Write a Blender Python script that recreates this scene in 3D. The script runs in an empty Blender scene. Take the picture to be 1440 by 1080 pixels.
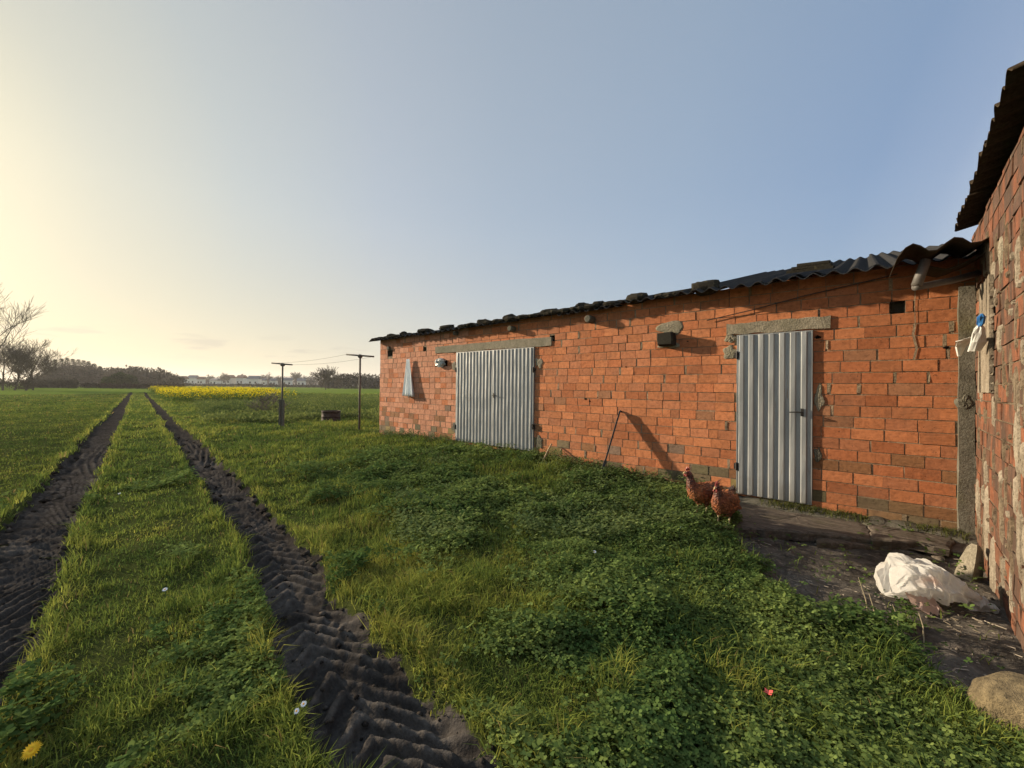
import bpy, math, random
import numpy as np
from mathutils import Vector, Matrix

random.seed(7)
rng = np.random.default_rng(11)
R = math.radians
sc = bpy.context.scene
COL = sc.collection

# ------------------------------------------------------------------ camera
F = 575.0
CAMZ = 1.4
cam_d = bpy.data.cameras.new("camera")
cam = bpy.data.objects.new("camera", cam_d)
COL.objects.link(cam)
sc.camera = cam
cam_d.sensor_fit = 'HORIZONTAL'
cam_d.sensor_width = 36
cam_d.lens = 36 * F / 1440
cam_d.clip_start = 0.05
cam_d.clip_end = 6000
ROLL, PITCH = R(0.6), R(0.45)
fw = Vector((0, math.cos(PITCH), math.sin(PITCH)))
ri0 = Vector((1, 0, 0))
up0 = ri0.cross(fw)
ri = ri0 * math.cos(ROLL) + up0 * math.sin(ROLL)
up = up0 * math.cos(ROLL) - ri0 * math.sin(ROLL)
m = Matrix.Identity(4)
for i in range(3):
    m[i][0], m[i][1], m[i][2] = ri[i], up[i], -fw[i]
m[2][3] = CAMZ
cam.matrix_world = m
CAM = Vector((0, 0, CAMZ))


def ray(px, py):
    return ri * ((px - 720) / F) + up * ((540 - py) / F) + fw


def at(px, py, Y):
    v = ray(px, py)
    return CAM + v * (Y / v.y)


def gnd(px, py, z=0.0):
    v = ray(px, py)
    return CAM + v * ((z - CAMZ) / v.z)


# frames of the two buildings
CX, CY = 4.453, 3.934
SA = math.atan2(.653, -.757)
D = Vector((math.cos(SA), math.sin(SA), 0))
N = Vector((-math.sin(SA), math.cos(SA), 0))
if N.y > 0:
    N = -N
BA = R(46.4)
BD = Vector((math.cos(BA), math.sin(BA), 0))
BN = Vector((-math.sin(BA), math.cos(BA), 0))
C0 = Vector((CX, CY, 0))


def sw(px, py, off=0.0):
    """pixel -> (s, z) on the shed front plane moved outwards by off"""
    v = ray(px, py)
    t = (C0 + N * off - CAM).dot(N) / v.dot(N)
    p = CAM + v * t
    return (p - C0).dot(D), p.z


def bw(px, py, off=0.0):
    v = ray(px, py)
    t = (C0 + BN * off - CAM).dot(BN) / v.dot(BN)
    p = CAM + v * t
    return (p - C0).dot(BD), p.z


# ------------------------------------------------------------------ noise
def _h(ix, iy, seed):
    n = (ix.astype(np.int64) * 374761393 + iy.astype(np.int64) * 668265263 + seed * 982451653) & 0x7fffffff
    n = ((n ^ (n >> 13)) * 1274126177) & 0x7fffffff
    n = n ^ (n >> 16)
    return (n & 0xffff) / 65535.0


def vn(x, y, seed=0):
    x = np.asarray(x, float); y = np.asarray(y, float)
    ix = np.floor(x); iy = np.floor(y)
    fx = x - ix; fy = y - iy
    fx = fx * fx * fx * (fx * (fx * 6 - 15) + 10); fy = fy * fy * fy * (fy * (fy * 6 - 15) + 10)
    a = _h(ix, iy, seed); b = _h(ix + 1, iy, seed); c = _h(ix, iy + 1, seed); d = _h(ix + 1, iy + 1, seed)
    return (a + (b - a) * fx) * (1 - fy) + (c + (d - c) * fx) * fy


def fbm(x, y, seed=0, oct=4):
    s = 0; a = .5; t = 0
    for o in range(oct):
        s = s + a * vn(x * 2 ** o + 17.3 * o, y * 2 ** o - 9.1 * o, seed + o); t += a; a *= .5
    return s / t


def sstep(a, b, x):
    t = np.clip((x - a) / (b - a), 0, 1)
    return t * t * (3 - 2 * t)


# ------------------------------------------------------------------ objects
def tag(o, label=None, cat=None, group=None, kind=None):
    if label: o["label"] = label
    if cat: o["category"] = cat
    if group: o["group"] = group
    if kind: o["kind"] = kind
    return o


def empty(name, loc=(0, 0, 0), rz=0, label=None, cat=None, group=None):
    o = bpy.data.objects.new(name, None)
    o.empty_display_size = .2
    COL.objects.link(o)
    o.location = loc; o.rotation_euler = (0, 0, rz)
    return tag(o, label, cat, group)


class MB:
    def __init__(s):
        s.v = []; s.f = []; s.c = []; s.m = []

    def vert(s, p, c=(1, 1, 1)):
        s.v.append(tuple(p)); s.c.append((c[0], c[1], c[2], 1)); return len(s.v) - 1

    def face(s, ids, mi=0):
        s.f.append(tuple(ids)); s.m.append(mi)

    def box(s, x0, x1, y0, y1, z0, z1, c=(1, 1, 1), mi=0, jit=0.0, M=None, back=True):
        P = [(x0, y0, z0), (x1, y0, z0), (x1, y1, z0), (x0, y1, z0), (x0, y0, z1), (x1, y0, z1), (x1, y1, z1), (x0, y1, z1)]
        ids = []
        for p in P:
            p = Vector(p)
            if jit: p += Vector((random.uniform(-jit, jit), random.uniform(-jit, jit), random.uniform(-jit, jit)))
            if M: p = M @ p
            ids.append(s.vert(p, c))
        a = ids
        fs = [(0, 3, 2, 1), (4, 5, 6, 7), (1, 2, 6, 5), (2, 3, 7, 6), (3, 0, 4, 7)]
        if back: fs.append((0, 1, 5, 4))
        for f in fs: s.face([a[i] for i in f], mi)

    def tube(s, pts, rad, n=8, c=(1, 1, 1), mi=0, cap=True):
        pts = [Vector(p) for p in pts]
        if not hasattr(rad, '__len__'): rad = [rad] * len(pts)
        rings = []
        ref = None
        for i, p in enumerate(pts):
            t = (pts[min(i + 1, len(pts) - 1)] - pts[max(i - 1, 0)])
            if t.length < 1e-9: t = Vector((0, 0, 1))
            t.normalize()
            if ref is None:
                ref = t.orthogonal().normalized()
            ref = (ref - t * ref.dot(t))
            if ref.length < 1e-6: ref = t.orthogonal()
            ref.normalize()
            b = t.cross(ref)
            rings.append([s.vert(p + (ref * math.cos(k * 2 * math.pi / n) + b * math.sin(k * 2 * math.pi / n)) * rad[i], c) for k in range(n)])
        for i in range(len(rings) - 1):
            for k in range(n):
                s.face((rings[i][k], rings[i][(k + 1) % n], rings[i + 1][(k + 1) % n], rings[i + 1][k]), mi)
        if cap:
            s.face(rings[0][::-1], mi); s.face(rings[-1], mi)

    def loft(s, rings, c=(1, 1, 1), mi=0, cap=True):
        """rings: lists of points, all the same length"""
        ids = [[s.vert(p, c) for p in r] for r in rings]
        n = len(ids[0])
        for i in range(len(ids) - 1):
            for k in range(n):
                s.face((ids[i][k], ids[i][(k + 1) % n], ids[i + 1][(k + 1) % n], ids[i + 1][k]), mi)
        if cap:
            s.face(ids[0][::-1], mi); s.face(ids[-1], mi)

    def build(s, name, mats, parent=None, smooth=False):
        me = bpy.data.meshes.new(name)
        me.from_pydata(s.v, [], s.f)
        if not isinstance(mats, (list, tuple)): mats = [mats]
        for mt in mats: me.materials.append(mt)
        me.polygons.foreach_set('material_index', s.m)
        if smooth: me.polygons.foreach_set('use_smooth', [True] * len(s.f))
        a = me.color_attributes.new('Col', 'FLOAT_COLOR', 'POINT')
        a.data.foreach_set('color', np.array(s.c, dtype=np.float32).ravel())
        me.update()
        o = bpy.data.objects.new(name, me)
        COL.objects.link(o)
        if parent: o.parent = parent
        return o


def np_mesh(name, V, faces_by_size, colors, mat, parent=None, smooth=False, attrs=None):
    """V (n,3); faces_by_size: list of (k, array (m,k)); colors (n,3)"""
    me = bpy.data.meshes.new(name)
    nv = len(V)
    me.vertices.add(nv)
    me.vertices.foreach_set('co', np.ascontiguousarray(V, dtype=np.float32).ravel())
    nl = sum(a.size for k, a in faces_by_size); nf = sum(len(a) for k, a in faces_by_size)
    me.loops.add(nl); me.polygons.add(nf)
    li = np.concatenate([a.ravel() for k, a in faces_by_size]).astype(np.int32)
    tot = np.concatenate([np.full(len(a), k, np.int32) for k, a in faces_by_size])
    st = np.concatenate([[0], np.cumsum(tot)[:-1]]).astype(np.int32)
    me.loops.foreach_set('vertex_index', li)
    me.polygons.foreach_set('loop_start', st)
    me.polygons.foreach_set('loop_total', tot)
    if smooth: me.polygons.foreach_set('use_smooth', np.ones(nf, bool))
    me.update(calc_edges=True)
    if colors is not None:
        a = me.color_attributes.new('Col', 'FLOAT_COLOR', 'POINT')
        c4 = np.ones((nv, 4), np.float32); c4[:, :3] = colors
        a.data.foreach_set('color', c4.ravel())
    if attrs:
        for k, arr in attrs.items():
            a = me.attributes.new(k, 'FLOAT', 'POINT')
            a.data.foreach_set('value', np.ascontiguousarray(arr, dtype=np.float32))
    me.materials.append(mat)
    o = bpy.data.objects.new(name, me)
    COL.objects.link(o)
    if parent: o.parent = parent
    return o


# ------------------------------------------------------------------ materials
class NT:
    def __init__(s, name):
        s.mat = bpy.data.materials.new(name); s.mat.use_nodes = True
        s.t = s.mat.node_tree; s.n = s.t.nodes; s.l = s.t.links
        s.b = s.n['Principled BSDF']; s.out = s.n['Material Output']

    def node(s, typ, **kw):
        n = s.n.new(typ)
        for k, v in kw.items():
            if k.startswith('i_'):
                n.inputs[k[2:].replace('_', ' ')].default_value = v
            else:
                setattr(n, k, v)
        return n

    def link(s, a, b): s.l.new(a, b)

    def coord(s, scale=(1, 1, 1), kind='Object'):
        tc = s.node('ShaderNodeTexCoord'); mp = s.node('ShaderNodeMapping')
        mp.inputs['Scale'].default_value = scale
        s.link(tc.outputs[kind], mp.inputs[0]); return mp.outputs[0]

    def noise(s, vec, scale=5, detail=4, rough=.55, dist=0):
        n = s.node('ShaderNodeTexNoise')
        n.inputs['Scale'].default_value = scale; n.inputs['Detail'].default_value = detail
        n.inputs['Roughness'].default_value = rough; n.inputs['Distortion'].default_value = dist
        if vec: s.link(vec, n.inputs['Vector'])
        return n.outputs['Fac']

    def ramp(s, fac, stops, interp='LINEAR'):
        r = s.node('ShaderNodeValToRGB'); e = r.color_ramp.elements
        r.color_ramp.interpolation = interp
        while len(e) < len(stops): e.new(.5)
        for k, (p, c) in enumerate(stops):
            e[k].position = p
            e[k].color = (c, c, c, 1) if not hasattr(c, '__len__') else (*c, 1)
        s.link(fac, r.inputs[0]); return r.outputs[0]

    def mix(s, fac, a, b, mode='MIX'):
        n = s.node('ShaderNodeMix', data_type='RGBA', blend_type=mode)
        for sock, v in ((n.inputs[0], fac), (n.inputs[6], a), (n.inputs[7], b)):
            if hasattr(v, 'is_output'): s.link(v, sock)
            elif hasattr(v, '__len__'): sock.default_value = (*v, 1)
            else: sock.default_value = v if sock.type == 'VALUE' else (v, v, v, 1)
        return n.outputs[2]

    def math(s, op, a, b=0.0):
        n = s.node('ShaderNodeMath', operation=op)
        for k, v in enumerate((a, b)):
            if hasattr(v, 'is_output'): s.link(v, n.inputs[k])
            else: n.inputs[k].default_value = v
        return n.outputs[0]

    def attr(s, name='Col', out='Color'):
        n = s.node('ShaderNodeAttribute', attribute_name=name); return n.outputs[out]

    def color(s, c):
        if hasattr(c, 'is_output'): s.link(c, s.b.inputs['Base Color'])
        else: s.b.inputs['Base Color'].default_value = (*c, 1)

    def rough(s, v):
        if hasattr(v, 'is_output'): s.link(v, s.b.inputs['Roughness'])
        else: s.b.inputs['Roughness'].default_value = v

    def bump(s, h, strength=.3, dist=.01):
        n = s.node('ShaderNodeBump'); n.inputs['Strength'].default_value = strength; n.inputs['Distance'].default_value = dist
        s.link(h, n.inputs['Height']); s.link(n.outputs[0], s.b.inputs['Normal']); return n


def foliage_mat(name, trans=.35, rough=.55, var=.25):
    k = NT(name)
    c = k.attr()
    nz = k.noise(k.coord(), 14, 3)
    c = k.mix(1.0, c, k.ramp(nz, [(.3, 1 - var), (.7, 1 + var)]), 'MULTIPLY')
    k.color(c); k.rough(max(rough, .8))
    k.b.inputs['Specular IOR Level'].default_value = .0
    tr = k.node('ShaderNodeBsdfTranslucent'); k.link(c, tr.inputs[0])
    ms = k.node('ShaderNodeMixShader'); ms.inputs[0].default_value = trans
    k.link(k.b.outputs[0], ms.inputs[1]); k.link(tr.outputs[0], ms.inputs[2])
    k.link(ms.outputs[0], k.out.inputs[0])
    return k.mat


def simple(name, c, rough=.7, metal=0, nscale=8, var=.3, bump=.2, bdist=.005, vcol=False, spec=.4):
    k = NT(name)
    v = k.coord()
    nz = k.noise(v, nscale, 5, .6)
    base = k.attr() if vcol else c
    k.color(k.mix(1.0, base, k.ramp(nz, [(.25, 1 - var), (.75, 1 + var)]), 'MULTIPLY'))
    k.rough(rough); k.b.inputs['Metallic'].default_value = metal
    k.b.inputs['Specular IOR Level'].default_value = spec
    if bump: k.bump(k.noise(v, nscale * 4, 5, .65), bump, bdist)
    return k.mat


def brick_mat(name, weather=0.0):
    k = NT(name)
    v = k.coord()
    vs = k.coord((1.2, 1, 26))
    base = k.attr()
    n1 = k.noise(v if not weather else k.coord((2.2, 2.2, .55)), 2.2, 5, .65)
    n2 = k.noise(v, 22, 5, .65)
    n3 = k.noise(vs, 6, 3, .6)
    c = k.mix(1.0, base, k.ramp(n2, [(.25, .58), (.5, 1.0), (.8, 1.28)]), 'MULTIPLY')
    c = k.mix(1.0, c, k.ramp(n3, [(.3, .86), (.7, 1.1)]), 'MULTIPLY')
    # dark weather stains with shapes of their own
    st = k.ramp(n1, [(.52 - .1 * weather, 0), (.70 - .12 * weather, 1)])
    c = k.mix(k.math('MULTIPLY', st, .35 + .5 * weather), c, (.12, .075, .05) if not weather else (.055, .040, .030))
    n4 = k.noise(v, 9, 6, .75)
    lime = k.ramp(n4, [(.66 - .08 * weather, 0), (.74 - .06 * weather, 1)])
    c = k.mix(k.math('MULTIPLY', lime, .30 + .3 * weather), c, (.42, .35, .27) if not weather else (.22, .18, .13))
    # dark pits
    n5 = k.noise(v, 40, 2, .5)
    pit = k.ramp(n5, [(.68, 0), (.74, 1)])
    c = k.mix(k.math('MULTIPLY', pit, .5), c, (.06, .035, .025))
    k.color(c); k.rough(.88); k.b.inputs['Specular IOR Level'].default_value = .2
    hsum = k.math('ADD', k.math('MULTIPLY', n2, .6), k.math('MULTIPLY', n3, .6))
    k.bump(k.math('ADD', hsum, k.math('MULTIPLY', pit, -.6)), .9, .007)
    return k.mat


M = {}
M['brick'] = brick_mat('brick', 0)
M['brick_old'] = brick_mat('old_brick', 1)


def mortar_mat(name, c1, c2, c3):
    k = NT(name); v = k.coord()
    n = k.noise(v, 7, 6, .7); n2 = k.noise(v, 60, 4, .7); n0 = k.noise(v, 1.7, 3)
    c = k.mix(k.ramp(n, [(.35, 0), (.65, 1)]), c1, c2)
    c = k.mix(k.ramp(n0, [(.5, 0), (.7, .7)]), c, c3)
    c = k.mix(1.0, c, k.ramp(n2, [(.25, .6), (.75, 1.3)]), 'MULTIPLY')
    k.color(c); k.rough(.95); k.b.inputs['Specular IOR Level'].default_value = .15
    k.bump(k.math('ADD', n2, k.math('MULTIPLY', n, .7)), .9, .012)
    return k.mat


M['mortar'] = mortar_mat('mortar', (.32, .245, .165), (.17, .12, .08), (.17, .15, .095))
M['mortar_old'] = mortar_mat('old_mortar', (.17, .13, .085), (.075, .055, .038), (.22, .18, .13))
M['concrete'] = mortar_mat('concrete', (.30, .265, .20), (.20, .18, .13), (.16, .155, .10))
M['concrete_dark'] = mortar_mat('mossy_concrete', (.15, .14, .11), (.09, .085, .065), (.17, .16, .08))
M['lime'] = mortar_mat('limewash', (.30, .26, .20), (.18, .15, .11), (.11, .09, .065))
M['black'] = simple('near_black', (.006, .005, .005), 1, bump=0, spec=0)
M['rust'] = simple('rusty_iron', (.045, .028, .02), .75, .2, 30, .5, .4, .002)
M['iron'] = simple('dark_iron', (.03, .028, .026), .6, .3, 40, .4, .3, .002)
M['pole'] = simple('weathered_steel', (.085, .08, .065), .7, .2, 18, .45, .3, .002)
M['pvc'] = simple('dirty_grey_pipe', (.10, .092, .082), .6, 0, 14, .35, .15, .002)
M['wood'] = simple('weathered_wood', (.36, .26, .14), .8, 0, 20, .3, .4, .003)
M['plastic_white'] = simple('thin_plastic', (.62, .63, .60), .35, 0, 10, .12, .2, .004, spec=.5)
M['cloth'] = simple('pale_cloth', (.82, .85, .83), .8, 0, 9, .10, .2, .003)


def door_mat():
    k = NT('galvanised_sheet'); v = k.coord(); vs = k.coord((7, 7, .5))
    n = k.noise(vs, 3, 5, .65); n2 = k.noise(v, 5, 5, .7); n3 = k.noise(v, 70, 3)
    c = k.ramp(n, [(.25, (.21, .225, .23)), (.55, (.31, .325, .325)), (.8, (.42, .425, .41))])
    c = k.mix(k.ramp(n2, [(.58, 0), (.75, .55)]), c, (.24, .22, .19))
    z = k.node('ShaderNodeSeparateXYZ'); k.link(v, z.inputs[0])
    rs = k.ramp(k.noise(k.coord((9, 9, .9)), 2.2, 4, .7), [(.62, 0), (.72, .6)])
    c = k.mix(rs, c, (.22, .15, .095))
    low = k.ramp(k.math('ADD', z.outputs[2], k.math('MULTIPLY', n2, .35)), [(.16, 1), (.5, 0)])
    c = k.mix(k.math('MULTIPLY', low, .5), c, (.17, .15, .11))
    k.color(c); k.rough(k.ramp(n2, [(.3, .35), (.7, .6)])); k.b.inputs['Metallic'].default_value = .35
    k.bump(n3, .12, .002)
    return k.mat


M['door'] = door_mat()


def roof_mat(name, a, b, lich):
    k = NT(name); v = k.coord()
    n = k.noise(v, 3, 6, .7); n2 = k.noise(v, 18, 5, .75); n3 = k.noise(v, 60, 3)
    c = k.mix(n, a, b)
    c = k.mix(k.ramp(n2, [(.58, 0), (.68, 1)]), c, lich)
    c = k.mix(1.0, c, k.ramp(n3, [(.3, .7), (.7, 1.25)]), 'MULTIPLY')
    k.color(c); k.rough(.75); k.b.inputs['Specular IOR Level'].default_value = .0
    k.bump(k.math('ADD', n2, n3), .5, .006)
    return k.mat


M['roof'] = roof_mat('fibre_cement', (.026, .025, .024), (.052, .053, .055), (.06, .056, .04))
M['roof_brown'] = roof_mat('old_fibre_cement', (.035, .026, .017), (.060, .046, .032), (.05, .05, .025))
M['stone'] = roof_mat('field_stone', (.022, .020, .017), (.050, .046, .036), (.085, .078, .045))
def slab_mat():
    k = NT('slate_slab'); tc = k.node('ShaderNodeTexCoord')
    m1 = k.node('ShaderNodeMapping'); m1.inputs['Rotation'].default_value = (0, 0, -SA); k.link(tc.outputs['Object'], m1.inputs[0])
    m2 = k.node('ShaderNodeMapping'); m2.inputs['Scale'].default_value = (1.2, 14, 10); k.link(m1.outputs[0], m2.inputs[0])
    n = k.noise(m2.outputs[0], 2, 6, .7, .4); n2 = k.noise(k.coord(), 24, 5, .7); n0 = k.noise(k.coord(), 2.5, 4)
    c = k.ramp(n, [(.3, (.045, .037, .030)), (.5, (.10, .083, .066)), (.7, (.17, .145, .115))])
    c = k.mix(k.ramp(n0, [(.5, 0), (.68, .6)]), c, (.085, .078, .045))
    c = k.mix(1.0, c, k.ramp(n2, [(.3, .65), (.7, 1.3)]), 'MULTIPLY')
    k.color(c); k.rough(.8); k.b.inputs['Specular IOR Level'].default_value = .2
    k.bump(k.math('ADD', n, k.math('MULTIPLY', n2, .4)), .8, .015)
    return k.mat


M['slab'] = slab_mat()
M['grass'] = foliage_mat('grass_blades', .38)
M['leaf'] = foliage_mat('leaves', .40, .45)
M['scrub'] = foliage_mat('scrub', .1, .8)
M['bark'] = simple('bark', (.06, .048, .036), .9, 0, 3, .4, .3, .02)

# ------------------------------------------------------------------ sun and sky
SUN_AZ, SUN_EL = -66.0, 15.5    # azimuth clockwise from +Y
sd = Vector((math.sin(R(SUN_AZ)) * math.cos(R(SUN_EL)), math.cos(R(SUN_AZ)) * math.cos(R(SUN_EL)), math.sin(R(SUN_EL))))
ld = bpy.data.lights.new('sun', 'SUN'); ld.energy = 3.9; ld.angle = R(1.2); ld.color = (1, .82, .60)
lo = bpy.data.objects.new('sun', ld); COL.objects.link(lo)
lo.rotation_euler = sd.to_track_quat('Z', 'Y').to_euler(); lo.location = sd * 50
w = bpy.data.worlds.new('World'); sc.world = w; w.use_nodes = True
nt = w.node_tree; bg = nt.nodes['Background']
sky = nt.nodes.new('ShaderNodeTexSky'); sky.sky_type = 'NISHITA'; sky.sun_disc = False
sky.sun_elevation = R(SUN_EL); sky.sun_rotation = R(SUN_AZ)
sky.air_density = 1.0; sky.dust_density = 2.0; sky.ozone_density = 1.0; sky.altitude = 100
SKY_STRENGTH = 0.10
bg.inputs[1].default_value = SKY_STRENGTH
# the evening veil: sky colours by direction on top of the Nishita sky, plus two thin cloud banks low down
def wn(t, **kw):
    n = nt.nodes.new(t)
    for a, b in kw.items(): setattr(n, a, b)
    return n
def wl(a, b): nt.links.new(a, b)
def wm(op, a, b=0.0, c=None):
    n = wn('ShaderNodeMath', operation=op)
    for k, v in enumerate((a, b) if c is None else (a, b, c)):
        if hasattr(v, 'is_output'): wl(v, n.inputs[k])
        else: n.inputs[k].default_value = v
    return n.outputs[0]
def wmix(f, a, b, mode='MIX'):
    n = wn('ShaderNodeMix', data_type='RGBA', blend_type=mode)
    for so, v in ((n.inputs[0], f), (n.inputs[6], a), (n.inputs[7], b)):
        if hasattr(v, 'is_output'): wl(v, so)
        elif hasattr(v, '__len__'): so.default_value = (*v, 1)
        else: so.default_value = v
    return n.outputs[2]
def wramp(f, stops):
    r = wn('ShaderNodeValToRGB'); e = r.color_ramp.elements
    while len(e) < len(stops): e.new(.5)
    for k, (p, c) in enumerate(stops):
        e[k].position = p; e[k].color = (*c, 1)
    wl(f, r.inputs[0]); return r.outputs[0]
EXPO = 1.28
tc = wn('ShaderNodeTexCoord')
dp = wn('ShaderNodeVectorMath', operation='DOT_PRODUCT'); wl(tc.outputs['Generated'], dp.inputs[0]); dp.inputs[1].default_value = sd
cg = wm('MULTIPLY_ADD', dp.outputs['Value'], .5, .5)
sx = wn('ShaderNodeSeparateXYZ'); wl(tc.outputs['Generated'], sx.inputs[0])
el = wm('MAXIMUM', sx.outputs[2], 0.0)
veil = wramp(cg, [(0, (1.0, 1.0, 1.0)), (.24, (.80, .85, .92)), (.37, (.30, .41, .60)), (.42, (.25, .37, .565)), (.57, (.33, .44, .59)), (.75, (.40, .49, .60)), (.85, (.47, .54, .62)), (.93, (.55, .60, .60)), (.97, (.65, .655, .56)), (.995, (.81, .75, .52))])  # lowest stops: unseen sky opposite the sun brightened as added fill light
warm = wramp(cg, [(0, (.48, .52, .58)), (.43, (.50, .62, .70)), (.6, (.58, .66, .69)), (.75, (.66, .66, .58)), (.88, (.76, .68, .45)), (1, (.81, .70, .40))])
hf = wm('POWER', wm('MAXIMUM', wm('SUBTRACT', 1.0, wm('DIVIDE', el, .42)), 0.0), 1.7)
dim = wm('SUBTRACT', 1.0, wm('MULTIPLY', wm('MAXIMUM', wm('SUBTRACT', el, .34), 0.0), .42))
zen_fill = wm('MULTIPLY_ADD', wm('MAXIMUM', wm('SUBTRACT', el, .72), 0.0), 4.0, 1.0)  # unseen sky near the zenith raised too, to add ambient light
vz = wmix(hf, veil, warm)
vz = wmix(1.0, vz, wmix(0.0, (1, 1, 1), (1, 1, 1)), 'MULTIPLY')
cx_ = wn('ShaderNodeVectorMath', operation='SCALE'); wl(vz, cx_.inputs[0]); wl(wm('MULTIPLY', wm('MULTIPLY', dim, zen_fill), 1 / (SKY_STRENGTH * 2 ** EXPO)), cx_.inputs['Scale'])
# thin cloud banks a few degrees above the far village
mp = wn('ShaderNodeMapping'); wl(tc.outputs['Generated'], mp.inputs[0]); mp.inputs['Scale'].default_value = (5, 5, 34)
cn = wn('ShaderNodeTexNoise'); wl(mp.outputs[0], cn.inputs['Vector']); cn.inputs['Scale'].default_value = 1.6; cn.inputs['Detail'].default_value = 5
band = wm('MULTIPLY', wramp(el, [(.045, (0, 0, 0)), (.062, (1, 1, 1)), (.085, (1, 1, 1)), (.11, (0, 0, 0))]), wramp(cn.outputs['Fac'], [(.54, (0, 0, 0)), (.63, (1, 1, 1))]))
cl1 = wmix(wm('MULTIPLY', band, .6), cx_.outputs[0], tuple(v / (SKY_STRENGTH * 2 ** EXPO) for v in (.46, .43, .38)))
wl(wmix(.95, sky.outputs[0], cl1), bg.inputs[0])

sc.view_settings.view_transform = 'Standard'; sc.view_settings.look = 'None'
sc.view_settings.exposure = EXPO; sc.view_settings.gamma = 1
sc.view_settings.use_curve_mapping = False

# ------------------------------------------------------------------ terrain
TD = (-.676, .737)
RUTS = ((.89, .215), (-.67, .26))
PAVE = [gnd(*p, -.09) for p in ((1030, 738), (1060, 792), (1098, 845), (1150, 885), (1205, 884), (1250, 866), (1297, 866), (1306, 930), (1335, 985), (1375, 1015), (1440, 1020), (1640, 1010))]
PAVE = [(p.x, p.y) for p in PAVE] + [(4.6, 3.9), (4.3, 4.3), (2.7, 5.5), (2.45, 5.3)]


def sl(x, y):
    """shed-local coordinates of world x, y"""
    return (x - CX) * D.x + (y - CY) * D.y, (x - CX) * N.x + (y - CY) * N.y


def bl(x, y):
    return (x - CX) * BD.x + (y - CY) * BD.y, (x - CX) * BN.x + (y - CY) * BN.y


def poly_sd(x, y, P):
    """signed distance, negative inside"""
    x = np.asarray(x, float); y = np.asarray(y, float)
    d = np.full(x.shape, 1e9); ins = np.zeros(x.shape, bool)
    n = len(P)
    for i in range(n):
        ax, ay = P[i]; bx, by = P[(i + 1) % n]
        ex, ey = bx - ax, by - ay
        t = np.clip(((x - ax) * ex + (y - ay) * ey) / (ex * ex + ey * ey), 0, 1)
        d = np.minimum(d, np.hypot(x - ax - t * ex, y - ay - t * ey))
        cr = ((ay > y) != (by > y))
        with np.errstate(divide='ignore', invalid='ignore'):
            xx = (bx - ax) * (y - ay) / (by - ay + 1e-12) + ax
        ins ^= cr & (x < xx)
    return np.where(ins, -d, d)


def pave_mask(x, y):
    j = (fbm(x * 3, y * 3, 40) - .5) * .45
    return 1 - sstep(-.06, .08, poly_sd(x, y, PAVE) + j)


def rut_info(x, y):
    a = x * TD[0] + y * TD[1]
    c = x * .737 + y * .676
    out = []
    for k, (c0, hw) in enumerate(RUTS):
        wob = (fbm(a * .35, 0 * a + k * 7, 60) - .5) * .16 - (.11 * (1 - sstep(2, 4, a)) if k == 0 else 0)
        near = 1 + .2 * np.exp(-np.clip(a - 1.0, 0, 9) ** 2 / .55) * (1 if k == 0 else 0)
        h = hw * near * (1 + (fbm(a * 1.7, 0 * a + k * 3, 63) - .5) * .5)
        q = (c - c0 - wob) / h
        out.append((a, q, h))
    return out


def mud_mask(x, y):
    mm = 0
    j = (fbm(x * 5, y * 5, 70) - .5) * .55
    for a, q, h in rut_info(x, y):
        mm = np.maximum(mm, 1 - sstep(.8, 1.12, np.abs(q) + j))
    return mm


def height(x, y):
    x = np.asarray(x, float); y = np.asarray(y, float)
    r = np.hypot(x, y)
    s, dn = sl(x, y)
    zw = np.interp(s, [-1, .8, 1.6, 2.6, 4, 5.4, 9, 10.6, 13, 18], [-.10, -.06, -.01, .04, .10, .17, .19, .11, .04, .0])
    z = zw * np.exp(-(np.clip(dn, 0, None) / 2.6) ** 2)
    z = np.where(s > 18, 0, z)
    z = z + (fbm(x * .5, y * .5, 3) - .5) * .10 * sstep(.5, 3, r)
    z = z + (fbm(x * 2.3, y * 2.3, 4) - .5) * .05
    z = z + (fbm(x * .05, y * .05, 5) - .5) * .5 * sstep(12, 60, r) - .10 * sstep(12, 60, r)
    pm = pave_mask(x, y)
    zp = -.10 + (fbm(x * 6, y * 6, 8) - .5) * .05 + (vn(x * 1.3, y * 1.3, 9) - .5) * .05
    z = z * (1 - pm) + zp * pm
    # ruts
    global LUG
    LUG = 0 * z
    for k, (a, q, h) in enumerate(rut_info(x, y)):
        aq = np.abs(q)
        core = 1 - sstep(.75, 1.15, aq)
        berm = np.exp(-((aq - 1.15) / .22) ** 2)
        wa = fbm(x * 2.2, y * 2.2, 80 + k) * .16 + (fbm(x * 7, y * 7, 85 + k) - .5) * .03
        sgn = 1 if k == 0 else -1
        ph = (a + sgn * .32 * np.abs(q + .15) * h / .25 + .10 * q * sgn + wa * .55) / .150
        tri = np.abs((ph % 1) - .5) * 2
        lug = sstep(.22, .86, tri)
        amp = (.020 + .030 * fbm(x * 1.6, y * 1.6, 90 + k)) * sstep(.02, .35, aq + .22)
        amp = amp * (.35 + .65 * sstep(.25, .55, fbm(x * 3.5, y * 3.5, 88 + k))) * 1.35
        rdg = 1 - np.abs(fbm(x * 11, y * 11, 99, 3) - .5) * 4
        clod = (fbm(x * 14, y * 14, 95) - .5) * .026 + np.clip(rdg, 0, 1) * .008
        fade = 1 - sstep(25, 60, r)
        LUG = np.maximum(LUG, core * lug * (amp > .022))
        z = z - core * .075 * (.4 + .6 * fade)
        z = z + core * fade * (lug * amp * .85 + clod)
        z = z + berm * .028 * fade * (.4 + fbm(x * 4, y * 4, 97))
    return z


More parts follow.
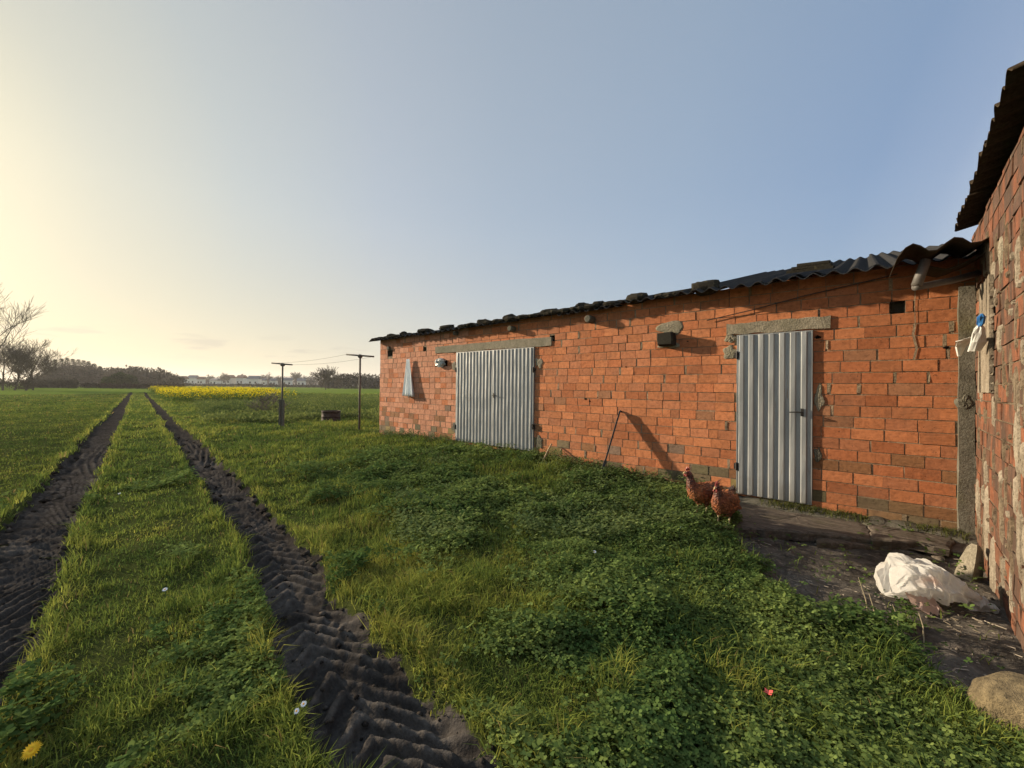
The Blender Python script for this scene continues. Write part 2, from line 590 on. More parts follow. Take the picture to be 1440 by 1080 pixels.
# polar sheet, finest in front of the camera, out to the horizon
az = np.concatenate([np.linspace(-180, -66, 40)[:-1], np.linspace(-66, 66, 1150)[:-1], np.linspace(66, 180, 40)[:-1]])
az = np.radians(az)
rr = [.25]
while rr[-1] < 2600:
    q = rr[-1]
    rr.append(q * (1.06 if q < 1.2 else 1.005 if q < 4.5 else 1.0085 if q < 9 else 1.013 if q < 30 else 1.03 if q < 120 else 1.10))
rr = np.array(rr)
RR, AA = np.meshgrid(rr, az, indexing='ij')
GX = RR * np.sin(AA); GY = RR * np.cos(AA)
gx = np.append(GX.ravel(), 0); gy = np.append(GY.ravel(), 0)
gz = height(gx, gy)
lugv = LUG.copy()
nr, na = RR.shape
I = np.arange(nr * na).reshape(nr, na)
q4 = np.stack([I[:-1], np.roll(I, -1, 1)[:-1], np.roll(I, -1, 1)[1:], I[1:]], -1).reshape(-1, 4)[:, ::-1]
t3 = np.stack([np.full(na, nr * na), np.roll(I[0], -1), I[0]], -1)[:, ::-1]


def ground_mat():
    k = NT('meadow_soil'); v = k.coord()
    far = k.attr('far', 'Fac')
    brk = k.noise(v, 38, 5, .7)
    def ragged(a_): return k.ramp(k.math('ADD', k.attr(a_, 'Fac'), k.math('MULTIPLY', k.math('SUBTRACT', brk, .5), 1.1)), [(.42, 0), (.56, 1)])
    mud = ragged('mud'); pave = ragged('pave')
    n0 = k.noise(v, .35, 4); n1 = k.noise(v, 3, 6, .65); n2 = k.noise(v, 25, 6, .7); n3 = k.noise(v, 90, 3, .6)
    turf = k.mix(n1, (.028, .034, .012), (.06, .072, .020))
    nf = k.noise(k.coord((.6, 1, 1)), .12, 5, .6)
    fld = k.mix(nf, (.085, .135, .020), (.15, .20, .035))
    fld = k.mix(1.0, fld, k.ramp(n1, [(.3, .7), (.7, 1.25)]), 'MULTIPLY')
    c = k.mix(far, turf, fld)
    dry = k.attr('dry', 'Fac')
    md = k.mix(k.ramp(n1, [(.35, 0), (.65, 1)]), (.024, .0215, .020), (.052, .047, .043))
    md = k.mix(k.math('MULTIPLY', dry, .75), md, (.105, .094, .083))
    md = k.mix(1.0, md, k.ramp(n2, [(.3, .6), (.7, 1.3)]), 'MULTIPLY')
    c = k.mix(mud, c, md)
    pv = k.mix(k.ramp(n1, [(.4, 0), (.6, 1)]), (.060, .054, .046), (.125, .112, .094))
    pv = k.mix(k.ramp(k.noise(k.coord((1, 1, 1)), 11, 6, .75, .6), [(.55, 0), (.66, .6)]), pv, (.26, .22, .175))
    pv = k.mix(1.0, pv, k.ramp(n2, [(.3, .6), (.7, 1.35)]), 'MULTIPLY')
    c = k.mix(pave, c, pv)
    k.color(c)
    wet = k.math('MAXIMUM', mud, k.math('MULTIPLY', pave, .9))
    rw = k.ramp(n1, [(.35, .6), (.65, .9)])
    k.rough(k.mix(wet, .95, rw)); k.b.inputs['Specular IOR Level'].default_value = 0.0
    k.bump(k.math('ADD', n2, k.math('MULTIPLY', n3, .6)), .8, .012)
    return k.mat


mudv = mud_mask(gx, gy) * (1 - sstep(60, 110, np.hypot(gx, gy)))
dry = sstep(.50, .72, fbm(gx * 1.8, gy * 1.8, 31)) * (1 - sstep(8, 16, np.hypot(gx, gy))) * .75
dry = np.clip(dry + .65 * sstep(.6, 1, lugv) * sstep(.35, .6, fbm(gx * 4, gy * 4, 36)) * (1 - sstep(10, 22, np.hypot(gx, gy))), 0, 1)  # tread lug tops also coloured paler, broken up by noise
ground = np_mesh('ground', np.stack([gx, gy, gz], 1), [(4, q4), (3, t3)], None, ground_mat(), smooth=True,
                 attrs={'mud': mudv, 'pave': pave_mask(gx, gy), 'far': sstep(14, 45, np.hypot(gx, gy)), 'dry': dry})
tag(ground, 'green meadow with two dark muddy wheel ruts and a paved patch', 'ground', kind='structure')


def gh(x, y):
    return float(height(np.array([x]), np.array([y]))[0])


# ------------------------------------------------------------------ vegetation as fields
def free_mask(x, y, mudcut=True):
    s, dn = sl(x, y); bs, bn = bl(x, y)
    ok = ~((s > -1.5) & (s < 10.5) & (dn < .03) & (dn > -6.5))
    ok &= ~((bs > -2.7) & (bs < 3) & (bn < .05))
    ok &= rng.random(x.shape) > pave_mask(x, y) * .975
    if mudcut:
        ok &= rng.random(x.shape) > mud_mask(x, y) ** .6 * 1.01
    return ok


def polar(n, r0, r1, p, a0=-64, a1=64):
    """points with areal density ~ r^-p"""
    u = rng.random(n); e = 2 - p
    r = (r0 ** e + u * (r1 ** e - r0 ** e)) ** (1 / e)
    a = np.radians(rng.uniform(a0, a1, n))
    return r * np.sin(a), r * np.cos(a), r


def lerp3(a, b, t):
    return np.array(a)[None] * (1 - t[:, None]) + np.array(b)[None] * t[:, None]


def clover_zone(x, y):
    """1 where clover and weeds take over from grass: a broad patch between the right rut and the yard"""
    c = x * .737 + y * .676
    q = fbm(x * 1.1, y * 1.1, 22)
    zone = sstep(1.7, 2.5, c + (q - .5) * 1.6) * (1 - sstep(5.2, 8.5, np.hypot(x, y)))
    zone = zone * sstep(.30, .46, fbm(x * .9 + 5, y * .9, 24))
    return np.maximum(zone, .8 * sstep(.60, .70, fbm(x * 1.4 + 9, y * 1.4, 25)) * (1 - sstep(5, 9, np.hypot(x, y))))


def blades(x, y, r, hgt, wid, col, lean=.5):
    n = len(x)
    z = height(x, y) - .008
    th = rng.uniform(0, 2 * np.pi, n); fa = th + np.pi / 2 + rng.normal(0, .5, n)
    L = hgt * lean * rng.uniform(.2, 1.2, n)
    dx, dy = np.cos(th), np.sin(th); wx, wy = np.cos(fa) * wid / 2, np.sin(fa) * wid / 2
    V = np.empty((n, 5, 3))
    V[:, 0] = np.stack([x - wx, y - wy, z], 1); V[:, 1] = np.stack([x + wx, y + wy, z], 1)
    mx, my, mz = x + dx * L * .35, y + dy * L * .35, z + hgt * .6
    V[:, 2] = np.stack([mx + wx * .8, my + wy * .8, mz], 1); V[:, 3] = np.stack([mx - wx * .8, my - wy * .8, mz], 1)
    V[:, 4] = np.stack([x + dx * L, y + dy * L, z + hgt * (1 - .25 * np.clip(L / hgt, 0, 1.2))], 1)
    b = np.arange(n)[:, None] * 5
    return V.reshape(-1, 3), b + np.array([[0, 1, 2, 3]]), b + np.array([[3, 2, 4]]), np.repeat(col, 5, 0)


def make_grass():
    n = 1050000
    x, y, r = polar(n, 1.25, 75, 1.62)
    ok = free_mask(x, y)
    cz = clover_zone(x, y)
    ok &= rng.random(n) > cz * .72
    ok &= rng.random(n) < .30 + .70 * sstep(.30, .52, fbm(x * 5.5, y * 5.5, 16))
    x, y, r, cz = x[ok], y[ok], r[ok], cz[ok]
    n = len(x)
    c = x * .737 + y * .676
    t1 = fbm(x * .8, y * .8, 12); t2 = fbm(x * 3.1, y * 3.1, 13); t3 = fbm(x * .22, y * .22, 14)
    tuft = sstep(.5, .78, fbm(x * 4.3, y * 4.3, 15)) * .8 + sstep(.55, .75, t1) * .5
    edge = np.zeros(n)
    for a, q, h in rut_info(x, y):
        edge = np.maximum(edge, np.exp(-((np.abs(q) - 1.25) / .35) ** 2))
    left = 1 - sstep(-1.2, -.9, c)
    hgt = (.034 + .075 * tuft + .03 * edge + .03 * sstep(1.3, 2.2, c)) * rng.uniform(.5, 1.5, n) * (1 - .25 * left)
    hgt *= 1 + np.clip(r - 6, 0, 40) * .012
    wid = np.maximum(.0042, .00135 * r) * rng.uniform(.7, 1.3, n)
    g_dark, g_mid, g_yel = (.072, .116, .030), (.172, .218, .044), (.285, .285, .060)
    t = np.clip(t1 * 1.0 + t2 * .9 - .56 + rng.normal(0, .15, n) + .18 * edge, 0, 1)
    t = np.clip((t - .12) * 1.25, 0, 1)
    col = np.where((t < .5)[:, None], lerp3(g_dark, g_mid, t * 2), lerp3(g_mid, g_yel, t * 2 - 1))
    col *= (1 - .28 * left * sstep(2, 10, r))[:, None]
    dryb = rng.random(n) < .02 + .05 * sstep(.55, .7, t2) * (t1 > .5)
    col[dryb] = np.array([.24, .185, .075]) * rng.uniform(.6, 1.1, (dryb.sum(), 1))
    col *= rng.uniform(.75, 1.25, (n, 1))
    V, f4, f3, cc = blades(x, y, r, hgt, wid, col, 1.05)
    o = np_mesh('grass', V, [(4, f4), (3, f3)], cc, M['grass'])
    tag(o, 'short meadow grass around and between the wheel ruts', 'grass', kind='stuff')


make_grass()


def leaf_quads(cx, cy, cz, size, tilt, az, col, asp=.55, fold=0):
    """diamond leaves: 4 verts each, centre at the base"""
    n = len(cx)
    d = np.stack([np.cos(az) * np.cos(tilt), np.sin(az) * np.cos(tilt), np.sin(tilt)], 1)
    sd_ = np.stack([-np.sin(az), np.cos(az), np.zeros(n)], 1)
    up_ = np.cross(d, sd_)
    b = np.stack([cx, cy, cz], 1)
    V = np.empty((n, 4, 3))
    V[:, 0] = b
    V[:, 1] = b + d * (size * .55)[:, None] - sd_ * (size * asp * .5)[:, None] - up_ * (size * fold)[:, None]
    V[:, 2] = b + d * size[:, None]
    V[:, 3] = b + d * (size * .55)[:, None] + sd_ * (size * asp * .5)[:, None] - up_ * (size * fold)[:, None]
    f = np.arange(n)[:, None] * 4 + np.array([[0, 1, 2, 3]])
    return V.reshape(-1, 3), f, np.repeat(col, 4, 0)


def make_clover():
    n = 270000
    x, y, r = polar(n, 1.3, 9, 1.2, -64, 60)
    cz = clover_zone(x, y)
    ok = free_mask(x, y) & (rng.random(n) < cz * 1.05)
    x, y, r = x[ok], y[ok], r[ok]; n = len(x)
    big = fbm(x * 1.6, y * 1.6, 26)
    h = height(x, y) + (.03 + .075 * sstep(.3, .65, big) + .03 * vn(x * 7, y * 7, 27)) * rng.uniform(.35, 1.15, n)
    size = np.maximum(.012, .0030 * r) * rng.uniform(.8, 1.6, n) * (1 + .5 * sstep(.5, .7, big))
    lx = rng.normal(0, .25, n); ly = rng.normal(0, .25, n)
    V = np.empty((n, 3, 5, 3)); a0 = rng.uniform(0, 2 * np.pi, n)
    nrm = np.stack([lx, ly, np.ones(n)], 1); nrm /= np.linalg.norm(nrm, axis=1)[:, None]
    e1 = np.cross(nrm, np.stack([-np.sin(a0), np.cos(a0), 0 * a0], 1)); e1 /= np.linalg.norm(e1, axis=1)[:, None]
    e2 = np.cross(nrm, e1)
    b = np.stack([x, y, h], 1)
    prof = [(0, 0, 0), (.55, -.48, .10), (1.0, -.30, .16), (1.0, .30, .16), (.55, .48, .10)]
    for k in range(3):
        an = k * 2 * np.pi / 3
        d = e1 * np.cos(an) + e2 * np.sin(an); s_ = -e1 * np.sin(an) + e2 * np.cos(an)
        droop = rng.normal(.0, .35, n)
        for j, (u, v_, q) in enumerate(prof):
            V[:, k, j] = b + size[:, None] * (d * u + s_ * v_ + nrm * (u * droop)[:, None])
    f = (np.arange(n * 3) * 5)[:, None] + np.array([[0, 1, 2, 3, 4]])
    t = np.clip(fbm(x * 1.9, y * 1.9, 28) * 1.6 - .35 + rng.normal(0, .2, n), 0, 1)
    col = lerp3((.068, .118, .034), (.18, .235, .066), t) * rng.uniform(.75, 1.25, (n, 1))
    o = np_mesh('clover', V.reshape(-1, 3), [(5, f)], np.repeat(col, 15, 0), M['leaf'])
    tag(o, 'dark green clover carpet between the right rut and the paved patch', 'clover', kind='stuff')


make_clover()


def make_weeds():
    """leafy weeds: clumps in the bank below the shed wall and along its foot"""
    X = []; 
    cl = []
    for _ in range(900):
        px, py = random.uniform(560, 1010), random.uniform(625, 760)
        p = gnd(px, py, .08)
        cl.append((p.x, p.y))
    cl = np.array(cl)
    dens = fbm(cl[:, 0] * .9, cl[:, 1] * .9, 33)
    cl = cl[dens > .5]
    # along the foot of the shed
    ft = np.array([[s_, random.uniform(.05, .28)] for s_ in rng.uniform(2.1, 10.4, 260)])
    ft = ft[~((ft[:, 0] > 5.3) & (ft[:, 0] < 7.3) & (rng.random(len(ft)) < .6))]
    fp = np.stack([CX + ft[:, 0] * D.x + ft[:, 1] * N.x, CY + ft[:, 0] * D.y + ft[:, 1] * N.y], 1)
    hs = np.concatenate([rng.uniform(.08, .2, len(cl)), rng.uniform(.05, .2, len(fp))])
    P = np.concatenate([cl, fp])
    k = 34
    cx = np.repeat(P[:, 0], k) + rng.normal(0, .06, len(P) * k); cy = np.repeat(P[:, 1], k) + rng.normal(0, .06, len(P) * k)
    hh = np.repeat(hs, k)
    ok = free_mask(cx, cy)
    cx, cy, hh = cx[ok], cy[ok], hh[ok]
    n = len(cx)
    z = height(cx, cy) + hh * rng.uniform(.1, 1, n)
    size = rng.uniform(.022, .05, n)
    t = np.clip(vn(cx * 2, cy * 2, 35) + rng.normal(0, .2, n), 0, 1)
    col = lerp3((.085, .13, .05), (.20, .25, .085), t)
    V, f, c = leaf_quads(cx, cy, z, size, rng.uniform(-.5, .7, n), rng.uniform(0, 6.28, n), col, .6, .08)
    o = np_mesh('weeds', V, [(4, f)], c, M['leaf'])
    tag(o, 'low leafy weeds on the bank below the brick shed', 'weeds', kind='stuff')


make_weeds()


def make_field_plants():
    """tall leafy weeds beyond the clothes posts"""
    n = 8500
    px = rng.uniform(215, 560, n); Y = 12.5 + (46 - 12.5) * rng.random(n) ** 1.3
    x = (px - 720) / F * Y; y = Y
    c = x * .737 + y * .676
    s, dn = sl(x, y)
    keep = (c > 1.7 + .08 * (Y - 12)) & ((dn < -.3) | (s > 10.7)) & (rng.random(n) < sstep(.30, .5, fbm(x * .25, y * .25, 50)) * .8 + .2)
    keep &= (s > 10.8) & (np.hypot(x + 6.75, y - 15.2) > 1.6) & (Y > 15)
    x, y = x[keep], y[keep]; n = len(x); k = 26
    hh = np.repeat(rng.uniform(.16, .55, n) * (.5 + .8 * vn(x * .4, y * .4, 51)) * np.clip((y - 11) / 10, .35, 1.1), k)
    cx = np.repeat(x, k) + rng.normal(0, .13, n * k); cy = np.repeat(y, k) + rng.normal(0, .13, n * k)
    z = height(cx, cy) + hh * rng.uniform(.05, 1, n * k)
    size = rng.uniform(.06, .13, n * k)
    t = np.clip(np.repeat(vn(x * .6, y * .6, 52), k) + rng.normal(0, .2, n * k), 0, 1)
    col = lerp3((.07, .105, .034), (.20, .23, .065), t)
    V, f, c = leaf_quads(cx, cy, z, size, rng.uniform(-.3, 1.2, n * k), rng.uniform(0, 6.28, n * k), col, .5)
    o = np_mesh('field_weeds', V, [(4, f)], c, M['leaf'])
    tag(o, 'rough leafy field weeds behind the clothes posts', 'weeds', kind='stuff')
    # rapeseed
    n = 5200
    px = rng.uniform(200, 420, n); Y = rng.uniform(29, 75, n)
    x = (px - 720) / F * Y; y = Y; c = x * .737 + y * .676
    keep = (c > 1.6) & (rng.random(n) < 1 - sstep(340, 425, px + (Y - 50) * .3)) & (rng.random(n) < .35 + .65 * sstep(.35, .6, fbm(x * .3, y * .3, 57)))
    x, y = x[keep], y[keep]; n = len(x)
    hs = rng.uniform(.65, 1.05, n) * (.75 + .4 * vn(x * .2, y * .2, 53))
    k = 14
    cx = np.repeat(x, k) + rng.normal(0, .16, n * k); cy = np.repeat(y, k) + rng.normal(0, .16, n * k)
    u = rng.uniform(.05, .8, n * k)
    z = height(cx, cy) + np.repeat(hs, k) * u
    col = lerp3((.05, .09, .02), (.12, .17, .03), rng.random(n * k))
    V1, f1, c1 = leaf_quads(cx, cy, z, rng.uniform(.1, .22, n * k), rng.uniform(0, 1.3, n * k), rng.uniform(0, 6.28, n * k), col, .4)
    k = 10
    cx = np.repeat(x, k) + rng.normal(0, .14, n * k); cy = np.repeat(y, k) + rng.normal(0, .14, n * k)
    z = height(cx, cy) + np.repeat(hs, k) * (1.05 - .6 * rng.random(n * k) ** 1.6)
    col = lerp3((.68, .50, .015), (.88, .72, .02), rng.random(n * k))
    V2, f2, c2 = leaf_quads(cx, cy, z, rng.uniform(.06, .13, n * k), rng.uniform(-.6, .9, n * k), rng.uniform(0, 6.28, n * k), col, .8)
    o = np_mesh('rapeseed', np.concatenate([V1, V2]), [(4, np.concatenate([f1, f2 + len(V1)]))], np.concatenate([c1, c2]), M['leaf'])
    tag(o, 'strip of yellow flowering rapeseed beside the far end of the ruts', 'crop', kind='stuff')


make_field_plants()

# ------------------------------------------------------------------ brick shed
shed = empty('brick_shed', C0, SA, 'long low orange brick shed with corrugated roof and grey metal doors', 'shed')
S_END = sw(534, 540)[0]
SHED_D = 5.6
d1 = dict(tl=sw(1037, 471), tr=sw(1143, 466), bl=sw(1033, 693), br=sw(1138, 708))
d2 = dict(tl=sw(643, 495), tr=sw(752, 489.5), bl=sw(642, 619), br=sw(751, 634))
D1 = (d1['tr'][0] , d1['tl'][0], (d1['bl'][1] + d1['br'][1]) / 2, (d1['tl'][1] + d1['tr'][1]) / 2)
D2 = (d2['tr'][0], d2['tl'][0], (d2['bl'][1] + d2['br'][1]) / 2, (d2['tl'][1] + d2['tr'][1]) / 2)


def vent_rect(x0, y0, x1, y1):
    a = sw(x0, y0); b = sw(x1, y1)
    return (min(a[0], b[0]), max(a[0], b[0]), min(a[1], b[1]), max(a[1], b[1]))


VENTS = [vent_rect(1251, 422, 1273, 440), vent_rect(545, 493, 552, 501), vent_rect(595, 488, 599, 494),
         vent_rect(612, 505, 629, 516), vent_rect(773, 472, 780, 481)]
HOLES = [D1, D2] + VENTS
COURSE = .1235


def brick_colour(s, z, zbase, left):
    u = random.random()
    o = (.47, .178, .076); b2 = (.42, .148, .062); br = (.33, .155, .08); gy = (.22, .145, .10); pk = (.50, .23, .135)
    if left and u < .5: c = pk
    elif u < .46: c = o
    elif u < .70: c = b2
    elif u < .97: c = pk if left else (.42, .165, .078)
    elif u < .993: c = br
    else: c = gy
    row = (z - zbase) / COURSE
    if row < 2.4 and random.random() < .55 - .15 * row:
        c = random.choice([(.22, .165, .065), (.17, .13, .075), (.25, .15, .075), (.13, .11, .06)])
    elif row < 6 and random.random() < .14:
        c = (.25, .12, .055)
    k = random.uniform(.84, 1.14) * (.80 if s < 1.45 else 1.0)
    return tuple(ch * k for ch in c)


def brick_face(b, s0, s1, z0, z1, holes, lenf, depth=.008, colf=None, gap=.010, course=COURSE, wonk=.0, fillp=.13):
    nrow = int(math.ceil((z1 - z0) / course))
    for i in range(nrow):
        za = z0 + i * course; zb = min(za + course - gap, z1)
        if zb - za < .02: continue
        cuts = []
        zm = (za + zb) / 2
        for h in holes:
            if h[2] < zm < h[3]: cuts.append((h[0], h[1]))
        s = s0 - random.uniform(0, 1) * lenf(s0)
        if i % 2: s -= .5 * lenf(s0)
        while s < s1:
            L = lenf(s) * random.uniform(.94, 1.06)
            if random.random() < .05: L *= .5
            g = random.choice([.004, .008, .010, .012, .012, .02 if random.random() < .3 else .010])
            fill = random.random() < fillp
            if fill: g = random.uniform(.018, .038)
            if fill and s + L < s1 - .05 and s + L - g > s0 + .05 and not any(c0 < s + L and s + L - g < c1 for c0, c1 in cuts):
                b.box(s + L - g + .001, s + L - .001, -.03, random.uniform(-.006, .003), za + random.uniform(0, .02), zb - random.uniform(0, .012), (1, 1, 1), 1, .004, back=False)
            segs = [(max(s, s0), min(s + L - g, s1))]
            for c0, c1 in cuts:
                ns = []
                for a, e in segs:
                    if e <= c0 or a >= c1: ns.append((a, e)); continue
                    if a < c0 - .01: ns.append((a, c0 - .004))
                    if e > c1 + .01: ns.append((c1 + .004, e))
                segs = ns
            for a, e in segs:
                if e - a < .02: continue
                col = colf(a, za)
                out = random.uniform(-.002, .004)
                b.box(a, e, -.03, depth - .011 + out, za + random.uniform(-.0015, .0015), zb + random.uniform(-.002, .002), col, 0, .0022 + wonk, back=False)
            s += L
    # mortar ground behind the bricks, left open at the holes
    xs = sorted({s0, s1} | {v for h in holes for v in (h[0], h[1]) if s0 < v < s1})
    zs = sorted({z0, z1} | {v for h in holes for v in (h[2], h[3]) if z0 < v < z1})
    for i in range(len(xs) - 1):
        for j in range(len(zs) - 1):
            mx, mz = (xs[i] + xs[i + 1]) / 2, (zs[j] + zs[j + 1]) / 2
            if any(h[0] < mx < h[1] and h[2] < mz < h[3] for h in holes): continue
            ids = [b.vert((x_, -depth, z_)) for x_, z_ in ((xs[i], zs[j]), (xs[i + 1], zs[j]), (xs[i + 1], zs[j + 1]), (xs[i], zs[j + 1]))]
            b.face(ids[::-1], 1)


def eave_z(s):
    return float(np.interp(s, [0, 1.4, 3.5, 6, S_END], [2.70, 2.70, 2.69, 2.655, 2.60]))


def shed_len(s):
    return .262 if s < 1.45 else (.236 if s < 7 else .20)


def slope_at(s):
    return float(np.interp(s, [0, 2, 4, 10], [.272, .262, .215, .195]))


b = MB()
ZB = -.12
EAVE_L, EAVE_R = 2.58, 2.67
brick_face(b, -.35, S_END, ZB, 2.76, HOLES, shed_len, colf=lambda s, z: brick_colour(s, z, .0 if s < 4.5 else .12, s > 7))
b.v = [(p[0], p[1], min(p[2], eave_z(p[0]) + .02)) for p in b.v]
# other three walls, plain brick-coloured block shells behind
cw = (.36, .11, .045)
b.box(S_END - .14, S_END - .004, -SHED_D, -.035, ZB, 2.62, cw)
b.loft([[(x_, y_, ZB), (x_, y_, z_), (x_, y2_, z_), (x_, y2_, ZB)] for x_, y_, y2_, z_ in [(q_, -SHED_D, -SHED_D + .14, eave_z(q_) - .07 + 5.8 * slope_at(q_)) for q_ in (-.35, 1.4, 3.5, 6, S_END - .15)]], cw)
b.box(-.35, -.21, -SHED_D + .15, -.035, ZB, 2.62, cw)
# gable wedge of the far end
v0 = [b.vert(p, cw) for p in ((S_END - .01, -.04, 2.60), (S_END - .01, -SHED_D, 2.60), (S_END - .01, -SHED_D, 3.66))]
b.face(v0)
v0 = [b.vert(p, cw) for p in ((-.34, -.04, 2.62), (-.34, -SHED_D, 2.62), (-.34, -SHED_D, 4.17))]
b.face(v0[::-1])
b.build('wall', [M['brick'], M['mortar']], shed)

# dark backs of the open holes (part of the masonry)
for h in VENTS[:1] + VENTS[1:3] + VENTS[4:]:
    b = MB()
    a0, a1, z0, z1 = h
    P = [(a0, -.012, z0), (a1, -.012, z0), (a1, -.012, z1), (a0, -.012, z1)]
    Q = [(p[0], -.16, p[2]) for p in P]
    ids = [b.vert(p) for p in P + Q]
    for i in range(4):
        j = (i + 1) % 4
        b.face((ids[i], ids[j], ids[4 + j], ids[4 + i]))
    b.face(ids[4:])
    b.build('vent_hole', M['concrete_dark'], shed)


def blob(b, cx, cz, rx, rz, th, seed, n=18, rings=5, c=(1, 1, 1), y0=.004):
    """a flattish patch of mortar with an uneven outline on the wall plane"""
    rnd = random.Random(seed)
    ph = [rnd.uniform(0, 6.28) for _ in range(4)]; am = [rnd.uniform(.05, .16) for _ in range(4)]
    ids = []
    for j in range(rings + 1):
        u = 1 - j / rings
        row = []
        for i in range(n):
            a = i * 2 * math.pi / n
            k = 1 + sum(am[q] * math.sin((q + 2) * a + ph[q]) for q in range(4))
            yy = y0 + th * (1 - u ** 3) * (.75 + rnd.uniform(-.25, .25)) if j else y0 - .02
            row.append(b.vert((cx + rx * k * u * math.cos(a), yy, cz + rz * k * u * math.sin(a)), c))
        ids.append(row)
    for j in range(rings):
        for i in range(n):
            i2 = (i + 1) % n
            b.face((ids[j][i2], ids[j][i], ids[j + 1][i], ids[j + 1][i2]))


# lintels
def lintel(x0, x1, z0, z1, th=.02):
    b = MB()
    n = 14
    P = []
    for i in range(n + 1):
        P.append((x0 + (x1 - x0) * i / n, z0 + random.uniform(-.012, .012)))
    for i in range(n + 1):
        P.append((x1 - (x1 - x0) * i / n, z1 + random.uniform(-.012, .012)))
    f = [b.vert((p[0], th + random.uniform(-.004, .004), p[1])) for p in P]
    k = [b.vert((p[0], -.03, p[1])) for p in P]
    b.face(f[::-1])
    for i in range(len(P)):
        j = (i + 1) % len(P)
        b.face((f[i], f[j], k[j], k[i]))
    return b.build('lintel', M['concrete'], shed)


a = sw(613, 488); c = sw(776, 478)
lintel(c[0], a[0], D2[3] + .012, D2[3] + .165)
a = sw(1022, 462); c = sw(1168, 458)
lintel(c[0], a[0], D1[3] + .012, D1[3] + .155)
b = MB()
s_, z_ = sw(1027, 476); blob(b, s_, z_, .07, .07, .018, 3)
b.build('mortar_patch', M['concrete'], shed)
for (px, py, rx, rz) in ((639, 515, .09, .11), (639, 601, .10, .12), (758, 510, .09, .10), (758, 622, .09, .13), (1027, 496, .10, .10), (943, 461, .24, .10), (940, 484, .17, .07), (1152, 560, .05, .16), (1150, 640, .04, .1)):
    s_, z_ = sw(px, py)
    b = MB(); blob(b, s_, z_, rx, rz, .010, int(px + py), 26)
    b.build('mortar_patch', M['concrete'] if py < 600 else M['concrete_dark'], shed)


# doors
def corrugated_leaf(s0, s1, z0, z1, ribs, y=.022, dep=.020, tilt=0.0):
    b = MB()
    w_ = (s1 - s0) / ribs
    prof = [(0, 0)]
    for i in range(ribs):
        o_ = i * w_
        prof += [(o_ + w_ * .30, 0), (o_ + w_ * .42, 1), (o_ + w_ * .80, 1), (o_ + w_ * .92, 0)]
    prof.append((s1 - s0, 0))
    zs = np.linspace(z0, z1, 9)
    rows = []
    for z in zs:
        wob = random.uniform(-.003, .003)
        rows.append([b.vert((s0 + p, y + dep * q + wob + tilt * (z - z0) + random.uniform(-.0015, .0015), z + (random.uniform(-.004, .004) if z in (z0, z1) else 0))) for p, q in prof])
    for i in range(len(rows) - 1):
        for j in range(len(prof) - 1):
            b.face((rows[i][j + 1], rows[i][j], rows[i + 1][j], rows[i + 1][j + 1]))
    # folded rim at the back so the sheet has an edge
    for (xa, xb, za, zb) in ((s0 - .012, s0, z0, z1), (s1, s1 + .012, z0, z1), (s0 - .012, s1 + .012, z1, z1 + .012), (s0 - .012, s1 + .012, z0 - .012, z0)):
        b.box(xa, xb, -.02, y + .006, za, zb)
    return b


def handle(parent, s, z, flip=1):
    b = MB()
    b.box(s - .014, s + .014, .046, .052, z - .045, z + .045)
    b.tube([(s, .05, z), (s, .085, z)], .009, 8)
    b.tube([(s, .085, z), (s + .05 * flip, .09, z + .004), (s + .12 * flip, .085, z - .002)], [.009, .008, .007], 8)
    b.box(s - .006, s + .006, .052, .056, z - .045, z - .022)
    return b.build('handle', M['iron'], parent, False)


def hinge(parent, s, z):
    b = MB()
    b.tube([(s, .04, z - .05), (s, .04, z + .05)], .013, 8)
    b.box(s - .03, s + .03, .012, .032, z - .035, z + .035)
    return b.build('hinge', M['iron'], parent)


dd = corrugated_leaf(D1[0] + .012, D1[1] - .012, D1[2] + .01, D1[3] - .01, 7).build('door', M['door'], shed)
dd['label'] = 'single grey corrugated metal door'
s_, z_ = sw(1128, 580, .05); handle(dd, s_, z_, 1)
for py in (500, 655): hinge(dd, D1[1] - .004, sw(1035, py)[1])
mid = (D2[0] + D2[1]) / 2 - .02
for k, (a0, a1) in enumerate(((D2[0] + .012, mid - .008), (mid + .016, D2[1] - .012))):
    dd = corrugated_leaf(a0, a1, D2[2] + .01, D2[3] - .01, 11, .022 if k else .026, .018).build('door', M['door'], shed)
    dd['label'] = ('right' if k == 0 else 'left') + ' leaf of the wide double metal door'
    for py in (520, 600): hinge(dd, D2[0] - .0 if k == 0 else D2[1] + .0, sw(752 if k == 0 else 643, py)[1])
    if k == 1:
        s_, z_ = sw(694, 556, .05); handle(dd, s_, z_, -1)

# beam ends under the eave, the big one by the single door
for (px, py, rad, ln) in ((723, 463, .055, .14), (833, 450, .062, .16), (643, 469, .045, .10), (548, 490, .05, .06)):
    s_, z_ = sw(px, py)
    b = MB(); rings = []
    for (yy, rr_) in ((-.02, rad), (ln * .5, rad * 1.02), (ln * .95, rad * .95), (ln, rad * .7)):
        rings.append([(s_ + rr_ * math.cos(a_) * (1 + .08 * math.sin(3 * a_)), yy, z_ + rr_ * math.sin(a_)) for a_ in [k * 2 * math.pi / 12 for k in range(12)]][::-1])
    b.loft(rings); b.build('beam_end', M['concrete_dark'], shed)
s_, z_ = sw(937, 477, .08)
b = MB()
rings = []
for yy, k in ((-.02, 1), (.08, 1.02), (.15, .98), (.165, .86)):
    rings.append([(s_ + dx * k + random.uniform(-.006, .006), yy, z_ + dz * k + random.uniform(-.006, .006)) for dx, dz in ((-.11, -.085), (-.115, 0), (-.10, .09), (0, .095), (.11, .085), (.112, 0), (.10, -.088), (0, -.09))])
b.loft(rings); b.build('beam_end', M['stone'], shed)
